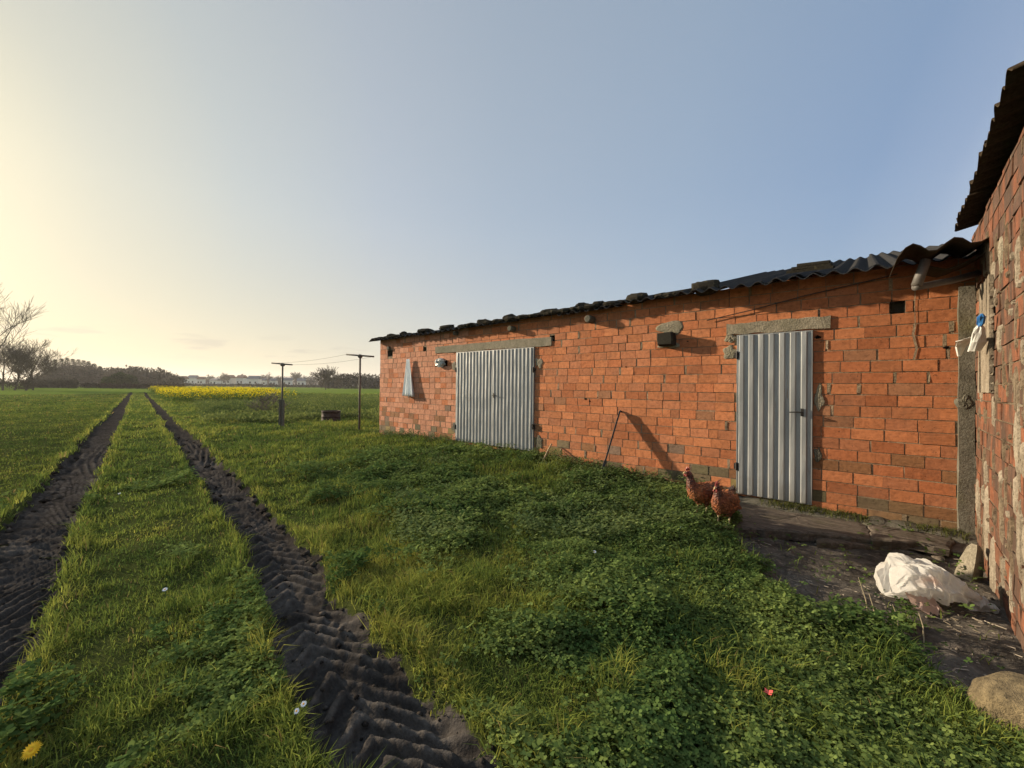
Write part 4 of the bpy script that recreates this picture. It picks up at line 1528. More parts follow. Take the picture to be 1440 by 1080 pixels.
def make_hen(loc, rz, label, spine, wing_c, tail_c, scale=1.0, legs=((.0, .045), (.03, -.045))):
    root = empty('hen', loc, rz, label, 'hen', 'brown hens by the single door')
    root.scale = (scale,) * 3
    b = MB(); n = 16; rings = []
    for i, (x_, z_, ry, rz_, col) in enumerate(spine):
        a_ = spine[max(i - 1, 0)]; c_ = spine[min(i + 1, len(spine) - 1)]
        t = Vector((c_[0] - a_[0], 0, c_[1] - a_[1])).normalized(); up_ = Vector((-t.z, 0, t.x))
        ring = []
        for k in range(n):
            an = 2 * math.pi * k / n
            rr_ = 1 + random.uniform(-.02, .02)
            ring.append(b.vert(Vector((x_, 0, z_)) + Vector((0, 1, 0)) * ry * math.cos(an) * rr_ + up_ * rz_ * math.sin(an) * rr_, col))
        rings.append(ring)
    for i in range(len(rings) - 1):
        for k in range(n):
            b.face((rings[i][k], rings[i][(k + 1) % n], rings[i + 1][(k + 1) % n], rings[i + 1][k]))
    b.face(rings[0][::-1]); b.face(rings[-1])
    body = b.build('body', HM, root, True)
    md = body.modifiers.new('sub', 'SUBSURF'); md.levels = 1; md.render_levels = 2
    hx, hz = spine[-2][0], spine[-2][1]
    # wings: layered feather blades lying on the flank
    for sy in (-1, 1):
        b = MB()
        for lay in range(4):
            for q in range(6):
                x0 = .085 - q * .020 - lay * .028; z0 = .285 - lay * .022 - q * .006
                L = .085 + lay * .015
                wv = .018
                y0 = sy * (.088 + .010 * math.sin(q * .6 + lay) + .004 * (3 - lay))
                pts = [(x0, y0 - sy * .006, z0 + wv), (x0 - L * .5, y0 + sy * .004, z0 + wv * .9 - L * .16), (x0 - L, y0 - sy * .004, z0 - L * .36), (x0 - L * .5, y0 + sy * .006, z0 - wv - L * .2), (x0, y0 - sy * .002, z0 - wv)]
                k_ = random.uniform(.8, 1.2)
                ids = [b.vert(p, tuple(ch * k_ for ch in wing_c)) for p in pts]
                b.face(ids)
        b.build('wing', HM, root)
    # overlapping body feathers
    b = MB(); rf = random.Random(int(rz * 1000))
    for i in range(1, 9):
        for u_ in (0, .5):
            A0, A1 = spine[i], spine[min(i + 1, len(spine) - 1)]
            x_, z_, ry, rz_ = [A0[q] + (A1[q] - A0[q]) * u_ for q in range(4)]
            pr = spine[i - 1]; t = Vector((A1[0] - pr[0], 0, A1[1] - pr[1])).normalized(); up_ = Vector((-t.z, 0, t.x))
            m_ = max(8, int(26 * ry / .1))
            for k in range(m_):
                an = 2 * math.pi * (k + rf.random()) / m_
                nv_ = Vector((0, 1, 0)) * math.cos(an) + up_ * math.sin(an)
                p = Vector((x_, 0, z_)) + Vector((0, 1, 0)) * ry * .99 * math.cos(an) + up_ * rz_ * .99 * math.sin(an)
                back_ = (-t + nv_ * .10 + Vector((0, 0, -.22))).normalized(); sd_ = back_.cross(nv_).normalized()
                L = rf.uniform(.022, .036) * (.65 if i > 6 else 1); wv = L * .42
                kk = rf.uniform(.55, 1.6); cc_ = tuple(ch * kk for ch in A0[4])
                ids = [b.vert(q, cc_) for q in (p - sd_ * wv * .5, p + back_ * L * .6 - sd_ * wv + nv_ * .004, p + back_ * L + nv_ * .005, p + back_ * L * .6 + sd_ * wv + nv_ * .004, p + sd_ * wv * .5)]
                b.face(ids)
    b.build('plumage', HM, root)
    # tail fan
    b = MB(); tx, tz = spine[0][0], spine[0][1]
    for q in range(9):
        f_ = (q - 4) / 4
        L = .12 - .03 * abs(f_)
        ang = R(42 - 10 * abs(f_)); dy = f_ * .045
        bx = Vector((tx + .05, f_ * .02, tz)); tp_ = Vector((tx + .03 - L * math.cos(ang), dy, tz + L * math.sin(ang)))
        w_ = Vector((0, .014, .010)); mid_ = (bx + tp_) / 2
        k_ = random.uniform(.7, 1.2)
        ids = [b.vert(p, tuple(ch * k_ for ch in tail_c)) for p in (bx - w_ * .4, mid_ - w_, tp_, mid_ + w_, bx + w_ * .4)]
        b.face(ids)
    b.build('tail', HM, root)
    # comb, wattles, beak, eyes
    b = MB()
    prof = [(-.030, .022), (-.034, .040), (-.022, .034), (-.018, .056), (-.006, .038), (.002, .058), (.010, .036), (.020, .044), (.022, .018)]
    A_ = [b.vert((hx + px, .004, hz + pz)) for px, pz in prof]; B2 = [b.vert((hx + px, -.004, hz + pz)) for px, pz in prof]
    b.face(A_); b.face(B2[::-1])
    for i in range(len(prof)):
        j = (i + 1) % len(prof); b.face((A_[j], A_[i], B2[i], B2[j]))
    b.build('comb', M_comb, root)
    for sy in (-1, 1):
        b = MB(); b.tube([(hx + .016, sy * .010, hz - .012), (hx + .020, sy * .013, hz - .028), (hx + .018, sy * .012, hz - .042)], [.006, .010, .004], 8); b.build('wattle', M_comb, root, True)
        b = MB()
        b.tube([(hx + .006, sy * .021, hz + .006), (hx + .006, sy * .0265, hz + .006)], [.0055, .003], 8); b.build('eye', M['black'], root, True)
    b = MB(); b.tube([(hx + .020, 0, hz + .002), (hx + .036, 0, hz - .002), (hx + .050, 0, hz - .011)], [.012, .008, .0015], 8); b.build('beak', M_beak, root, True)
    for (lx, ly) in legs:
        b = MB()
        b.tube([(lx - .005, ly * .9, .17), (lx - .012, ly, .12), (lx - .016, ly, .10)], [.034, .022, .012], 8, (.17, .055, .02))
        b.build('thigh', HM, root, True)
        b = MB()
        b.tube([(lx - .016, ly, .105), (lx - .004, ly, .05), (lx, ly, .008)], [.0085, .0075, .009], 8)
        for a_ in (-.5, 0, .5, math.pi):
            L = .05 if a_ != math.pi else .025
            b.tube([(lx, ly, .010), (lx + L * .6 * math.cos(a_), ly + L * .6 * math.sin(a_), .008), (lx + L * math.cos(a_), ly + L * math.sin(a_), .003)], [.007, .0055, .002], 6)
        b.build('leg', M_leg, root, True)
    return root


rb = (.25, .080, .026); rb2 = (.20, .058, .021); dk = (.10, .034, .02); lt = (.33, .12, .038)
sp1 = [(-.20, .30, .012, .02, rb2), (-.17, .285, .05, .045, rb2), (-.11, .255, .085, .085, rb), (-.03, .232, .102, .105, rb), (.05, .235, .100, .108, rb), (.105, .265, .082, .085, lt),
       (.135, .315, .055, .055, rb2), (.150, .370, .037, .038, dk), (.158, .415, .029, .029, dk), (.170, .445, .026, .026, (.16, .04, .025)), (.190, .448, .019, .018, (.22, .05, .035)), (.203, .446, .008, .008, (.22, .07, .05))]
h1 = gnd(988, 727, .02)
make_hen((h1.x, h1.y, gh(h1.x, h1.y) + .03), R(196), 'brown hen standing further back with its neck stretched upright', sp1, (.15, .045, .02), (.08, .03, .016), 1.06)
sp2 = [(-.19, .285, .012, .02, rb2), (-.16, .27, .05, .05, rb), (-.10, .245, .09, .088, lt), (-.03, .225, .108, .108, rb), (.04, .225, .105, .108, rb), (.095, .255, .085, .085, rb),
       (.128, .30, .056, .055, rb2), (.142, .342, .038, .038, dk), (.150, .372, .031, .030, dk), (.164, .395, .027, .026, dk), (.186, .396, .020, .019, (.17, .045, .03)), (.199, .394, .008, .008, (.22, .07, .05))]
h2 = gnd(1018, 745, -.01)
make_hen((h2.x, h2.y, gh(h2.x, h2.y) + .035), R(222), 'brown hen nearer the slab with lowered head and dark tail', sp2, (.20, .07, .026), (.03, .016, .012), 1.06)

# ------------------------------------------------------------------ clothes posts, wire, drum
def tpost(px, pyb, pyt, xl, yl, xr, yr, zg, label, stub=False):
    base = gnd(px, pyb, zg); Y = base.y
    top = at(px + 1.5, pyt, Y)
    root = empty('clothes_post', base, 0, label, 'clothes post', 'clothes line posts')
    rel = lambda p: p - base
    b = MB(); b.tube([Vector((0, 0, -.2)), rel(top) * .5, rel(top)], [.030, .027, .027], 10); b.build('pole', M['pole'], root, True)
    b = MB(); b.tube([rel(at(xl, yl, Y)), rel(at(xr, yr, Y))], .022, 8); b.build('crossbar', M['pole'], root, True)
    b = MB(); c_ = rel(top); b.tube([c_ + Vector((0, -.05, -.02)), c_ + Vector((0, -.045, -.02)), c_ + Vector((0, .045, -.02)), c_ + Vector((0, .05, -.02))], [.035, .055, .055, .035], 12); b.build('hub', M['pole'], root, True)
    if stub:
        for dx in (-.055, .045):
            h_ = rel(at(px, 562, Y)).z
            b = MB(); b.box(dx - .03, dx + .03, -.035, .035, -.2, h_, jit=.006); b.build('stake', M['concrete_dark'], root)
    return at(xl, yl, Y), at(xr, yr, Y)


lr = tpost(505, 616, 500, 487, 498.5, 526, 501.5, -.07, 'taller rusty T shaped clothes post closest to the shed end')
ll = tpost(396, 600, 512, 382, 510.5, 411, 513, .05, 'T shaped clothes post held between two short stakes', True)
for a_, c_, lab in ((ll[0], lr[0], 'thin clothes wire between the outer left ends of the two T posts'), (ll[1], lr[1], 'thin clothes wire between the inner right ends of the two T posts')):
    b = MB(); P = []
    for i in range(9):
        t = i / 8; P.append(a_ + (c_ - a_) * t - Vector((0, 0, .06 * math.sin(math.pi * t))))
    b.tube(P, .0035, 5); tag(b.build('clothes_wire', M['pole']), lab, 'wire', 'clothes wires')
# drum
pd = gnd(465.5, 591, .05)
dr = empty('rusty_drum', (pd.x, pd.y, gh(pd.x, pd.y)), 0, 'low rusty brown metal drum standing in the grass between the clothes posts', 'drum')
b = MB(); n = 28; rings = []
for z, r_ in ((0, .335), (.05, .335), (.06, .345), (.075, .335), (.20, .335), (.21, .345), (.225, .335), (.40, .335), (.41, .346), (.425, .346), (.43, .325), (.40, .318), (.10, .318), (.09, .01)):
    rings.append([(r_ * math.cos(k * 2 * math.pi / n), r_ * math.sin(k * 2 * math.pi / n), z) for k in range(n)])
b.loft(rings); b.build('shell', M['rust'], dr, True)
b = MB(); b.tube([(.37 * math.cos(k * math.pi / 14), .37 * math.sin(k * math.pi / 14), .02) for k in range(29)], .02, 6); b.build('bottom_rim', M['concrete_dark'], dr, True)


# ------------------------------------------------------------------ trees
def branch_tree(seed, H, trunk_r, spread=.72, levels=5, min_r=.02, crown_start=.3, lean=(0, 0), droop=0):
    rnd = random.Random(seed)
    tb, cb = MB(), MB()

    def grow(p, d, L, r, lev):
        segs = 3 if lev < 3 else 2
        pts = [p]; rad = [r]; q = p.copy(); dd = d.copy()
        for i in range(segs):
            dd = (dd + Vector((rnd.uniform(-.22, .22), rnd.uniform(-.22, .22), rnd.uniform(-.08, .16)))).normalized()
            q = q + dd * (L / segs); pts.append(q.copy()); rad.append(max(min_r * .6, r * (1 - .45 * (i + 1) / segs)))
        (tb if lev == 0 else cb).tube(pts, rad, 7 if lev == 0 else 5 if lev < 3 else 3, cap=False)
        if lev >= levels: return
        k = (rnd.randint(5, 7), rnd.randint(3, 5), rnd.randint(2, 4), rnd.randint(2, 3), 2, 2)[min(lev, 5)]
        for i in range(k):
            t = crown_start + (1 - crown_start) * (i + rnd.random()) / k if lev == 0 else rnd.uniform(.2, 1)
            i0 = min(int(t * segs), segs - 1); bp = pts[i0].lerp(pts[i0 + 1], t * segs - i0)
            az_ = rnd.uniform(0, 6.28) if lev else i * 2.4 + rnd.uniform(-.4, .4)
            sd_ = Vector((math.cos(az_), math.sin(az_), rnd.uniform(.05, .8))).normalized()
            nd = (dd * (1 - spread * .5) + sd_ * spread).normalized()
            grow(bp, nd, L * rnd.uniform(.55, .85) * (1.25 - .45 * t if lev == 0 else 1), max(min_r, rad[i0] * rnd.uniform(.36, .52)), lev + 1)
        grow(q, dd, L * .62, max(min_r, rad[-1]), lev + 1)

    grow(Vector((0, 0, -.3)), Vector((lean[0], lean[1], 1)).normalized(), H * .42, trunk_r, 0)
    return tb, cb


M['twig'] = simple('twigs', (.10, .08, .062), .9, 0, 2, .3, 0)


def place_tree(px, Y, H, seed, label, name='bare_tree', group='bare trees beyond the meadow', **kw):
    x_ = (px - 720) / F * Y
    root = empty(name, (x_, Y, gh(x_, Y)), 0, label, 'tree', group)
    tb, cb = branch_tree(seed, H, H * .017, **kw)
    # scale to the wanted height
    mz = max(v[2] for v in cb.v)
    for b_ in (tb, cb): b_.v = [(v[0] * H / mz, v[1] * H / mz, v[2] * H / mz) for v in b_.v]
    tb.build('trunk', M['bark'], root); cb.build('crown', M['twig'], root)
    return root


place_tree(-24, 78, 22.5, 21, 'tall bare tree cut by the left edge reaching far above the others', min_r=.028, levels=5, spread=.66)
place_tree(4, 72, 9.5, 22, 'dense bare tree directly under the tall one at the left edge', min_r=.017, levels=5, crown_start=.15)
place_tree(20, 74, 9.0, 23, 'bushy bare tree second from the left edge with twin limbs', min_r=.017, levels=5, crown_start=.2)
place_tree(36, 73, 9.6, 24, 'bare tree with a straight trunk and open twiggy crown beside the conifers', min_r=.017, levels=5, crown_start=.3)
place_tree(46, 76, 7.5, 27, 'slim bare tree last of the left row before the conifers', min_r=.017, levels=5, crown_start=.3)
place_tree(458, 130, 8.2, 25, 'lone round crowned bare tree between the two clothes posts', min_r=.055, levels=5, crown_start=.25, spread=1.0)
place_tree(374, 19, 1.15, 26, 'small dark bare shrub at the left clothes post', 'bare_shrub', None, min_r=.005, levels=4, crown_start=.05, spread=1.0)


def clump(name, blobs, n, size, cols, label, cat, group=None, kind=None, flat=.0, mat=None):
    """faces spread through the volume of several ellipsoids (cx,cy,cz,rx,ry,rz)"""
    W = np.array([b_[3] * b_[5] for b_ in blobs]); W = W / W.sum()
    ii = rng.choice(len(blobs), n, p=W)
    B = np.array(blobs)[ii]
    d = rng.normal(0, 1, (n, 3)); d /= np.linalg.norm(d, axis=1)[:, None]
    rad = rng.random(n) ** .45
    jj = .75 + .5 * fbm(d[:, 0] * 2.5 + ii, d[:, 2] * 2.5 + d[:, 1], 130, 3)
    P = B[:, :3] + d * B[:, 3:6] * (rad * jj)[:, None]
    P[:, 2] = np.maximum(P[:, 2], .05)
    t = np.clip(vn(P[:, 0] * .4, P[:, 2] * .6 + P[:, 1] * .3, 131) + rng.normal(0, .2, n), 0, 1)
    col = lerp3(cols[0], cols[1], t)
    V, f, c = leaf_quads(P[:, 0], P[:, 1], P[:, 2], size * rng.uniform(.5, 1.4, n), rng.uniform(-.4, 1.5, n), rng.uniform(0, 6.28, n), col, .6)
    o = np_mesh(name, V, [(4, f)], c, mat or M['scrub'])
    return tag(o, label, cat, group, kind)


def bx(px, Y, z, wpx, hm, dm=None):
    """ellipsoid centred at pixel column px, depth Y; width in pixels, height in metres"""
    rx = wpx / F * Y / 2
    return ((px - 720) / F * Y, Y, z, rx, dm or rx * .8, hm / 2)


# woodland behind: brown scrub mass left, and right behind the clothes posts
bl_ = []
for px, h_ in ((58, 5), (75, 7.5), (90, 8.5), (105, 8.5), (120, 8.5), (135, 8), (150, 8), (165, 7.5), (180, 8), (195, 8), (210, 7.5), (222, 7), (234, 6), (244, 4.5)):
    bl_.append(bx(px + random.uniform(-3, 3), 170 + random.uniform(-10, 10), h_ * .45, 30, h_ * 1.1))
clump('woodland', bl_, 26000, .9, ((.075, .064, .048), (.15, .125, .095)), 'dark brown leafless woodland at the end of the ruts', 'woodland', None, 'stuff')
bl_ = []
for px, h_ in ((462, 4), (472, 5.2), (486, 6.2), (500, 6.6), (515, 6.4), (530, 6.2), (548, 6)):
    bl_.append(bx(px, 180 + random.uniform(-8, 8), h_ * .45, 28, h_ * 1.1))
clump('woodland', bl_, 14000, .8, ((.075, .064, .05), (.145, .12, .092)), 'brown leafless wood behind the taller clothes post', 'woodland', None, 'stuff')
# hedge line under the town
bl_ = []
for px in range(246, 470, 9):
    h_ = random.uniform(1.1, 1.8)
    bl_.append(bx(px, 230, h_ * .4, 14, h_))
clump('hedgerow', bl_, 9000, .8, ((.05, .05, .037), (.09, .085, .06)), 'low dark hedge in front of the far village', 'hedge', None, 'stuff')
clump('hedgerow', [bx(px, 105, .5, 10, 1.5) for px in range(118, 260, 6)], 6000, .35, ((.022, .02, .014), (.06, .04, .028)), 'low dark hedge at the near foot of the woodland', 'hedge', None, 'stuff')
clump('grey_scrub', [bx(px, 100, .9, 14, 2.6) for px in range(40, 112, 9)], 6000, .4, ((.07, .062, .045), (.12, .105, .075)), 'pale grey dry scrub between the bare trees and the woodland', 'scrub', None, 'stuff')
clump('bush', [bx(168, 112, 1.9, 26, 4.6), bx(184, 112, 1.6, 18, 3.8), bx(152, 113, 1.3, 18, 3.2)], 9000, .4, ((.035, .05, .02), (.085, .11, .04)), 'rounded dark green bush in front of the brown woodland', 'bush')


clump('undergrowth', [bx(px, 79, 1.0, 11, 2.8 + random.uniform(-.8, 1.2)) for px in range(-30, 46, 6)], 4200, .26, ((.06, .05, .038), (.12, .1, .075)), 'dark tangled undergrowth around the bare trees at the left edge', 'undergrowth', None, 'stuff')


# conifers above the scrub
def conifer(px, Y, H, label):
    x_ = (px - 720) / F * Y
    root = empty('conifer_tree', (x_, Y, gh(x_, Y)), 0, label, 'tree', 'dark conifers above the woodland')
    b = MB(); b.tube([(0, 0, -.3), (0, 0, H * .5), (0, 0, H * .96)], [.2, .14, .03], 6); b.build('trunk', M['bark'], root)
    n = 1500
    zz = rng.random(n) ** .8; rad = (1 - zz) ** .8 * H * .17 * rng.uniform(.3, 1.05, n) + .12
    a_ = rng.uniform(0, 6.28, n)
    z = H * (.25 + .75 * zz)
    col = lerp3((.045, .05, .03), (.085, .09, .052), rng.random(n))
    V, f, c = leaf_quads(rad * np.cos(a_), rad * np.sin(a_), z, rng.uniform(.4, .9, n), rng.uniform(-.5, .2, n), a_, col, .5)
    np_mesh('crown', V, [(4, f)], c, M['scrub'], root)


cl_ = [(68, 10.5, 'leftmost conifer, beside the bare trees'), (77, 11.8, 'conifer second from the bare trees'), (86, 12.3, 'conifer third from the bare trees in the dark row'),
       (94, 12.6, 'tallest conifer of the first half of the dark row'), (102, 12.2, 'conifer in the middle left of the dark row'), (110, 12.0, 'conifer in the very middle of the dark row'),
       (117, 11.6, 'conifer just past the middle of the dark row'), (124, 11.2, 'conifer third from the low end of the dark row'), (132, 10.2, 'conifer second from the low end of the dark row'), (140, 9.0, 'shortest conifer at the low end, above the round bush')]
for px, H, lab in cl_:
    conifer(px, 182, H, lab)

# ------------------------------------------------------------------ far village and hill
M['render_white'] = simple('white_render', (.58, .565, .54), .9, 0, .6, .12, 0)
M['tile'] = simple('roof_tiles', (.16, .09, .065), .9, 0, 1, .3, 0)
M['slate'] = simple('slate_roof', (.13, .13, .14), .8, 0, 1, .3, 0)
M['glass'] = simple('window_glass', (.03, .035, .04), .2, 0, 1, .1, 0)


def house(px, Y, wpx, hm, rh, roofm, label, storey=1):
    x_ = (px - 720) / F * Y; w_ = wpx / F * Y * .82; hm *= 1.0
    root = empty('village_house', (x_, Y, gh(x_, Y)), R(random.uniform(-12, 25)), label, 'house', 'houses of the far village')
    b = MB(); dp = min(w_ * .8, 9)
    b.box(-w_ / 2, w_ / 2, -dp / 2, dp / 2, -.5, hm); b.build('wall', M['render_white'], root)
    b = MB()
    e = .4
    P = [(-w_ / 2 - e, -dp / 2 - e, hm), (w_ / 2 + e, -dp / 2 - e, hm), (w_ / 2 + e, dp / 2 + e, hm), (-w_ / 2 - e, dp / 2 + e, hm), (-w_ / 2 - e, 0, hm + rh), (w_ / 2 + e, 0, hm + rh)]
    i_ = [b.vert((p[0], p[1], p[2] + .01)) for p in P]
    for f in ((0, 1, 5, 4), (2, 3, 4, 5), (1, 2, 5), (3, 0, 4), (3, 2, 1, 0)): b.face([i_[q] for q in f])
    b.build('roof', roofm, root)
    nw = max(2, int(w_ / 3.5))
    for k in range(nw):
        xx = -w_ / 2 + w_ * (k + .5) / nw
        b = MB(); b.box(xx - .6, xx + .6, -dp / 2 - .05, -dp / 2 + .02, hm * .40, hm * .40 + 1.4); b.build('window', M['glass'], root)


HS = [(258, 300, 10, 5, 2.2, 'tile', 'small white house beside the end of the woodland'), (272, 330, 14, 6, 2.5, 'slate', 'grey roofed house behind the first white house'),
      (283, 310, 9, 5, 2, 'tile', 'narrow white house right of the grey roofed one'), (303, 290, 13, 4, 1.6, 'slate', 'low white house standing forward of the others'),
      (322, 330, 16, 6.5, 2.5, 'tile', 'broad pale house at the middle of the village'), (340, 330, 13, 6.5, 2.4, 'tile', 'pale house with brown roof next to the broad one'),
      (358, 300, 17, 5.5, 2.4, 'slate', 'bright white house halfway to the left clothes post'), (371, 315, 8, 4.5, 2, 'slate', 'small white annex right of the bright white house'),
      (385, 305, 10, 4.5, 1.8, 'slate', 'white house directly left of the left clothes post'), (404, 300, 15, 4.6, 2, 'slate', 'long white house directly right of the left clothes post'),
      (424, 310, 12, 4.6, 2, 'slate', 'rightmost white house of the village')]
for px, Y, wp, hm, rh, rm, lab in HS:
    house(px, Y, wp, hm, rh, M[rm], lab)
bl_ = []
for px in range(246, 470, 8):
    h_ = random.uniform(6, 10.5)
    bl_.append(bx(px + random.uniform(-3, 3), 370 + random.uniform(-20, 20), h_ * .45, 15, h_))
clump('village_trees', bl_, 16000, 1.1, ((.05, .048, .046), (.085, .08, .072)), 'grey brown trees massed behind the far village', 'trees', None, 'stuff')
for px, H, sd_, lab in ((317, 11, 61, 'bare tree rising over the broad pale house'), (376, 11.5, 62, 'rounded bare tree above the bright white house'), (420, 12, 63, 'twin topped bare tree over the rightmost white house'), (297, 9, 64, 'thin bare tree over the low white house'), (394, 9, 65, 'spindly bare tree just left of the long white house')):
    place_tree(px, 320, H, sd_, lab, group='bare trees in the far village', min_r=.10, levels=4)
# hill
b = MB(); rows = []
for i in range(41):
    u = i / 40; px = 150 + 600 * u
    x_ = (px - 720) / F * 2200
    hgt = 40 * math.exp(-((px - 430) / 90) ** 2) + 10 * math.sin(u * 9) + 16
    rows.append([(x_, 2050, -3), (x_, 2120, hgt * .6), (x_, 2200, hgt), (x_, 2300, hgt * .7), (x_, 2400, -3)])
b.loft([r_ for r_ in rows], cap=False)
o = b.build('hills', simple('far_hill', (.07, .085, .07), 1, 0, .01, .3, 0, spec=0)); tag(o, 'low distant hill beyond the village', 'hill', kind='structure')


# ------------------------------------------------------------------ small things in the grass
def flower(px, py, z, rad, npet, petal, centre, name, label, tilt=.5, group=None):
    p = gnd(px, py, z); g = gh(p.x, p.y)
    root = empty(name, (p.x, p.y, g), 0, label, 'flower', group)
    h_ = max(.03, p.z - g)
    nrm = Vector((.1, -tilt, 1)).normalized(); e1 = nrm.orthogonal().normalized(); e2 = nrm.cross(e1)
    top = Vector((0, 0, h_))
    b = MB()
    for lay in range(2 if npet > 14 else 1):
        for k in range(npet):
            a_ = 2 * math.pi * (k + .5 * lay) / npet; d = e1 * math.cos(a_) + e2 * math.sin(a_); s_ = -e1 * math.sin(a_) + e2 * math.cos(a_)
            R_ = rad * (1 - .3 * lay) * random.uniform(.9, 1.05); w_ = rad * math.pi / npet * .9
            lift = nrm * (rad * .15 * lay + .001)
            ids = [b.vert(top + q + lift) for q in (d * R_ * .15, d * R_ * .6 - s_ * w_ + nrm * rad * .08, d * R_, d * R_ * .6 + s_ * w_ + nrm * rad * .08)]
            b.face(ids)
    b.build('petals', petal, root)
    b = MB(); b.tube([top - nrm * .004, top + nrm * rad * .18, top + nrm * rad * .25], [rad * .30, rad * .28, rad * .1], 10); b.build('flower_head', centre, root, True)
    b = MB(); b.tube([(0, 0, 0), (.004, .002, h_ * .5), top], .0022, 5); b.build('stem', simple('stem_green', (.06, .11, .03), .7), root)


M_wh = simple('white_petal', (.8, .8, .78), .6, 0, 30, .05, 0); M_ye = simple('yellow_petal', (.80, .50, .015), .6, 0, 60, .2, 0); M_yc = simple('flower_centre', (.70, .33, .01), .7, 0, 80, .3, 0)
flower(45, 1055, .09, .030, 22, M_ye, M_yc, 'dandelion', 'yellow dandelion in the grass at the bottom left corner', .75)
flower(427, 990, .10, .013, 12, M_wh, M_yc, 'daisy', 'white daisy at the rut edge, the higher of the close pair', .6, 'white daisies in the meadow')
flower(417, 1000, .10, .012, 12, M_wh, M_yc, 'daisy', 'white daisy at the rut edge, the lower of the close pair', .6, 'white daisies in the meadow')
flower(607, 706, .10, .030, 14, M_ye, M_yc, 'dandelion', 'small yellow dandelion in the open grass below the double door', .4)
for px, py, lab in ((232, 829, 'white daisy in the grass strip between the ruts, alone near its left side'), (168, 694, 'white daisy high up the grass strip between the ruts'), (836, 776, 'white daisy in the weeds below the leaning bar'), (958, 742, 'white daisy in the weeds left of the hens')):
    flower(px, py, .10, .016, 12, M_wh, M_yc, 'daisy', lab, .5, 'white daisies in the meadow')
# red petal
p = gnd(1081, 986, .05)
b = MB()
for k in range(4):
    a_ = k * 1.4 + .3; d = Vector((math.cos(a_), math.sin(a_), .35)); s_ = Vector((-math.sin(a_), math.cos(a_), .1))
    ids = [b.vert(q) for q in (Vector((0, 0, 0)), d * .012 - s_ * .008, d * .024, d * .012 + s_ * .009)]; b.face(ids)
o = b.build('red_flower', simple('coral_petal', (.75, .12, .10), .6, 0, 40, .15, 0)); o.location = (p.x, p.y, gh(p.x, p.y) + .085)
tag(o, 'tiny coral red flower among the clover', 'flower')


# straw and crumbs on the paving
def make_litter():
    n = 2200
    px = rng.uniform(1050, 1440, n); py = rng.uniform(752, 1000, n)
    P = [gnd(a_, c_, -.09) for a_, c_ in zip(px, py)]
    x = np.array([p.x for p in P]); y = np.array([p.y for p in P])
    keep = (poly_sd(x, y, PAVE) < -.02) & (rng.random(n) < .6 * sstep(.45, .62, fbm(x * 2.6, y * 2.6, 140)) + .02)
    bs, bn = bl(x, y); keep &= bn > .03
    x, y = x[keep], y[keep]; n = len(x)
    z = height(x, y) + .006
    L = .004 + .03 * rng.random(n) ** 3; wv = rng.uniform(.0012, .0035, n); a_ = rng.normal(-.6, .6, n)
    d = np.stack([np.cos(a_), np.sin(a_), rng.normal(0, .06, n)], 1) * L[:, None]; s_ = np.stack([-np.sin(a_), np.cos(a_), 0 * a_], 1) * wv[:, None]
    b_ = np.stack([x, y, z], 1)
    V = np.stack([b_ - d - s_, b_ + d - s_, b_ + d + s_ + [0, 0, .003], b_ - d + s_ + [0, 0, .003]], 1).reshape(-1, 3)
    f = np.arange(n)[:, None] * 4 + np.array([[0, 1, 2, 3]])
    col = lerp3((.12, .095, .06), (.36, .31, .24), rng.random(n))
    o = np_mesh('straw', V, [(4, f)], np.repeat(col, 4, 0), simple('straw_bits', (.4, .33, .2), .8, 0, 30, .2, 0, vcol=True))
    tag(o, 'scattered straw and crumbs on the dark paved patch', 'straw', kind='stuff')


make_litter()


def make_grit():
    n = 900
    px = rng.uniform(1050, 1440, n); py = rng.uniform(750, 1010, n)
    P = [gnd(a_, c_, -.09) for a_, c_ in zip(px, py)]
    x = np.array([p.x for p in P]); y = np.array([p.y for p in P])
    bs, bn = bl(x, y)
    keep = (poly_sd(x, y, PAVE) < .05) & (bn > .02) & (rng.random(n) < .25 + .75 * np.exp(-bn / .25))
    x, y = x[keep], y[keep]; n = len(x); z = height(x, y)
    r_ = .004 + .013 * rng.random(n) ** 2.5
    base = np.array([(1, 0, 0), (0, 1, 0), (-1, 0, 0), (0, -1, 0), (0, 0, 1), (0, 0, -1)], float)
    V = base[None] * (r_[:, None, None] * rng.uniform(.6, 1.3, (n, 6, 1))) + np.stack([x, y, z + r_ * .4], 1)[:, None]
    f = np.array([(0, 1, 4), (1, 2, 4), (2, 3, 4), (3, 0, 4), (1, 0, 5), (2, 1, 5), (3, 2, 5), (0, 3, 5)])
    F_ = (np.arange(n) * 6)[:, None, None] + f[None]
    col = lerp3((.07, .058, .045), (.26, .22, .17), rng.random(n) ** 1.6)
    o = np_mesh('grit', V.reshape(-1, 3), [(3, F_.reshape(-1, 3))], np.repeat(col, 6, 0), simple('grit_stone', (.2, .17, .13), .9, 0, 40, .3, 0, vcol=True))
    tag(o, 'small stones and crumbs of mortar on the paved patch by the barn wall', 'grit', kind='stuff')


make_grit()


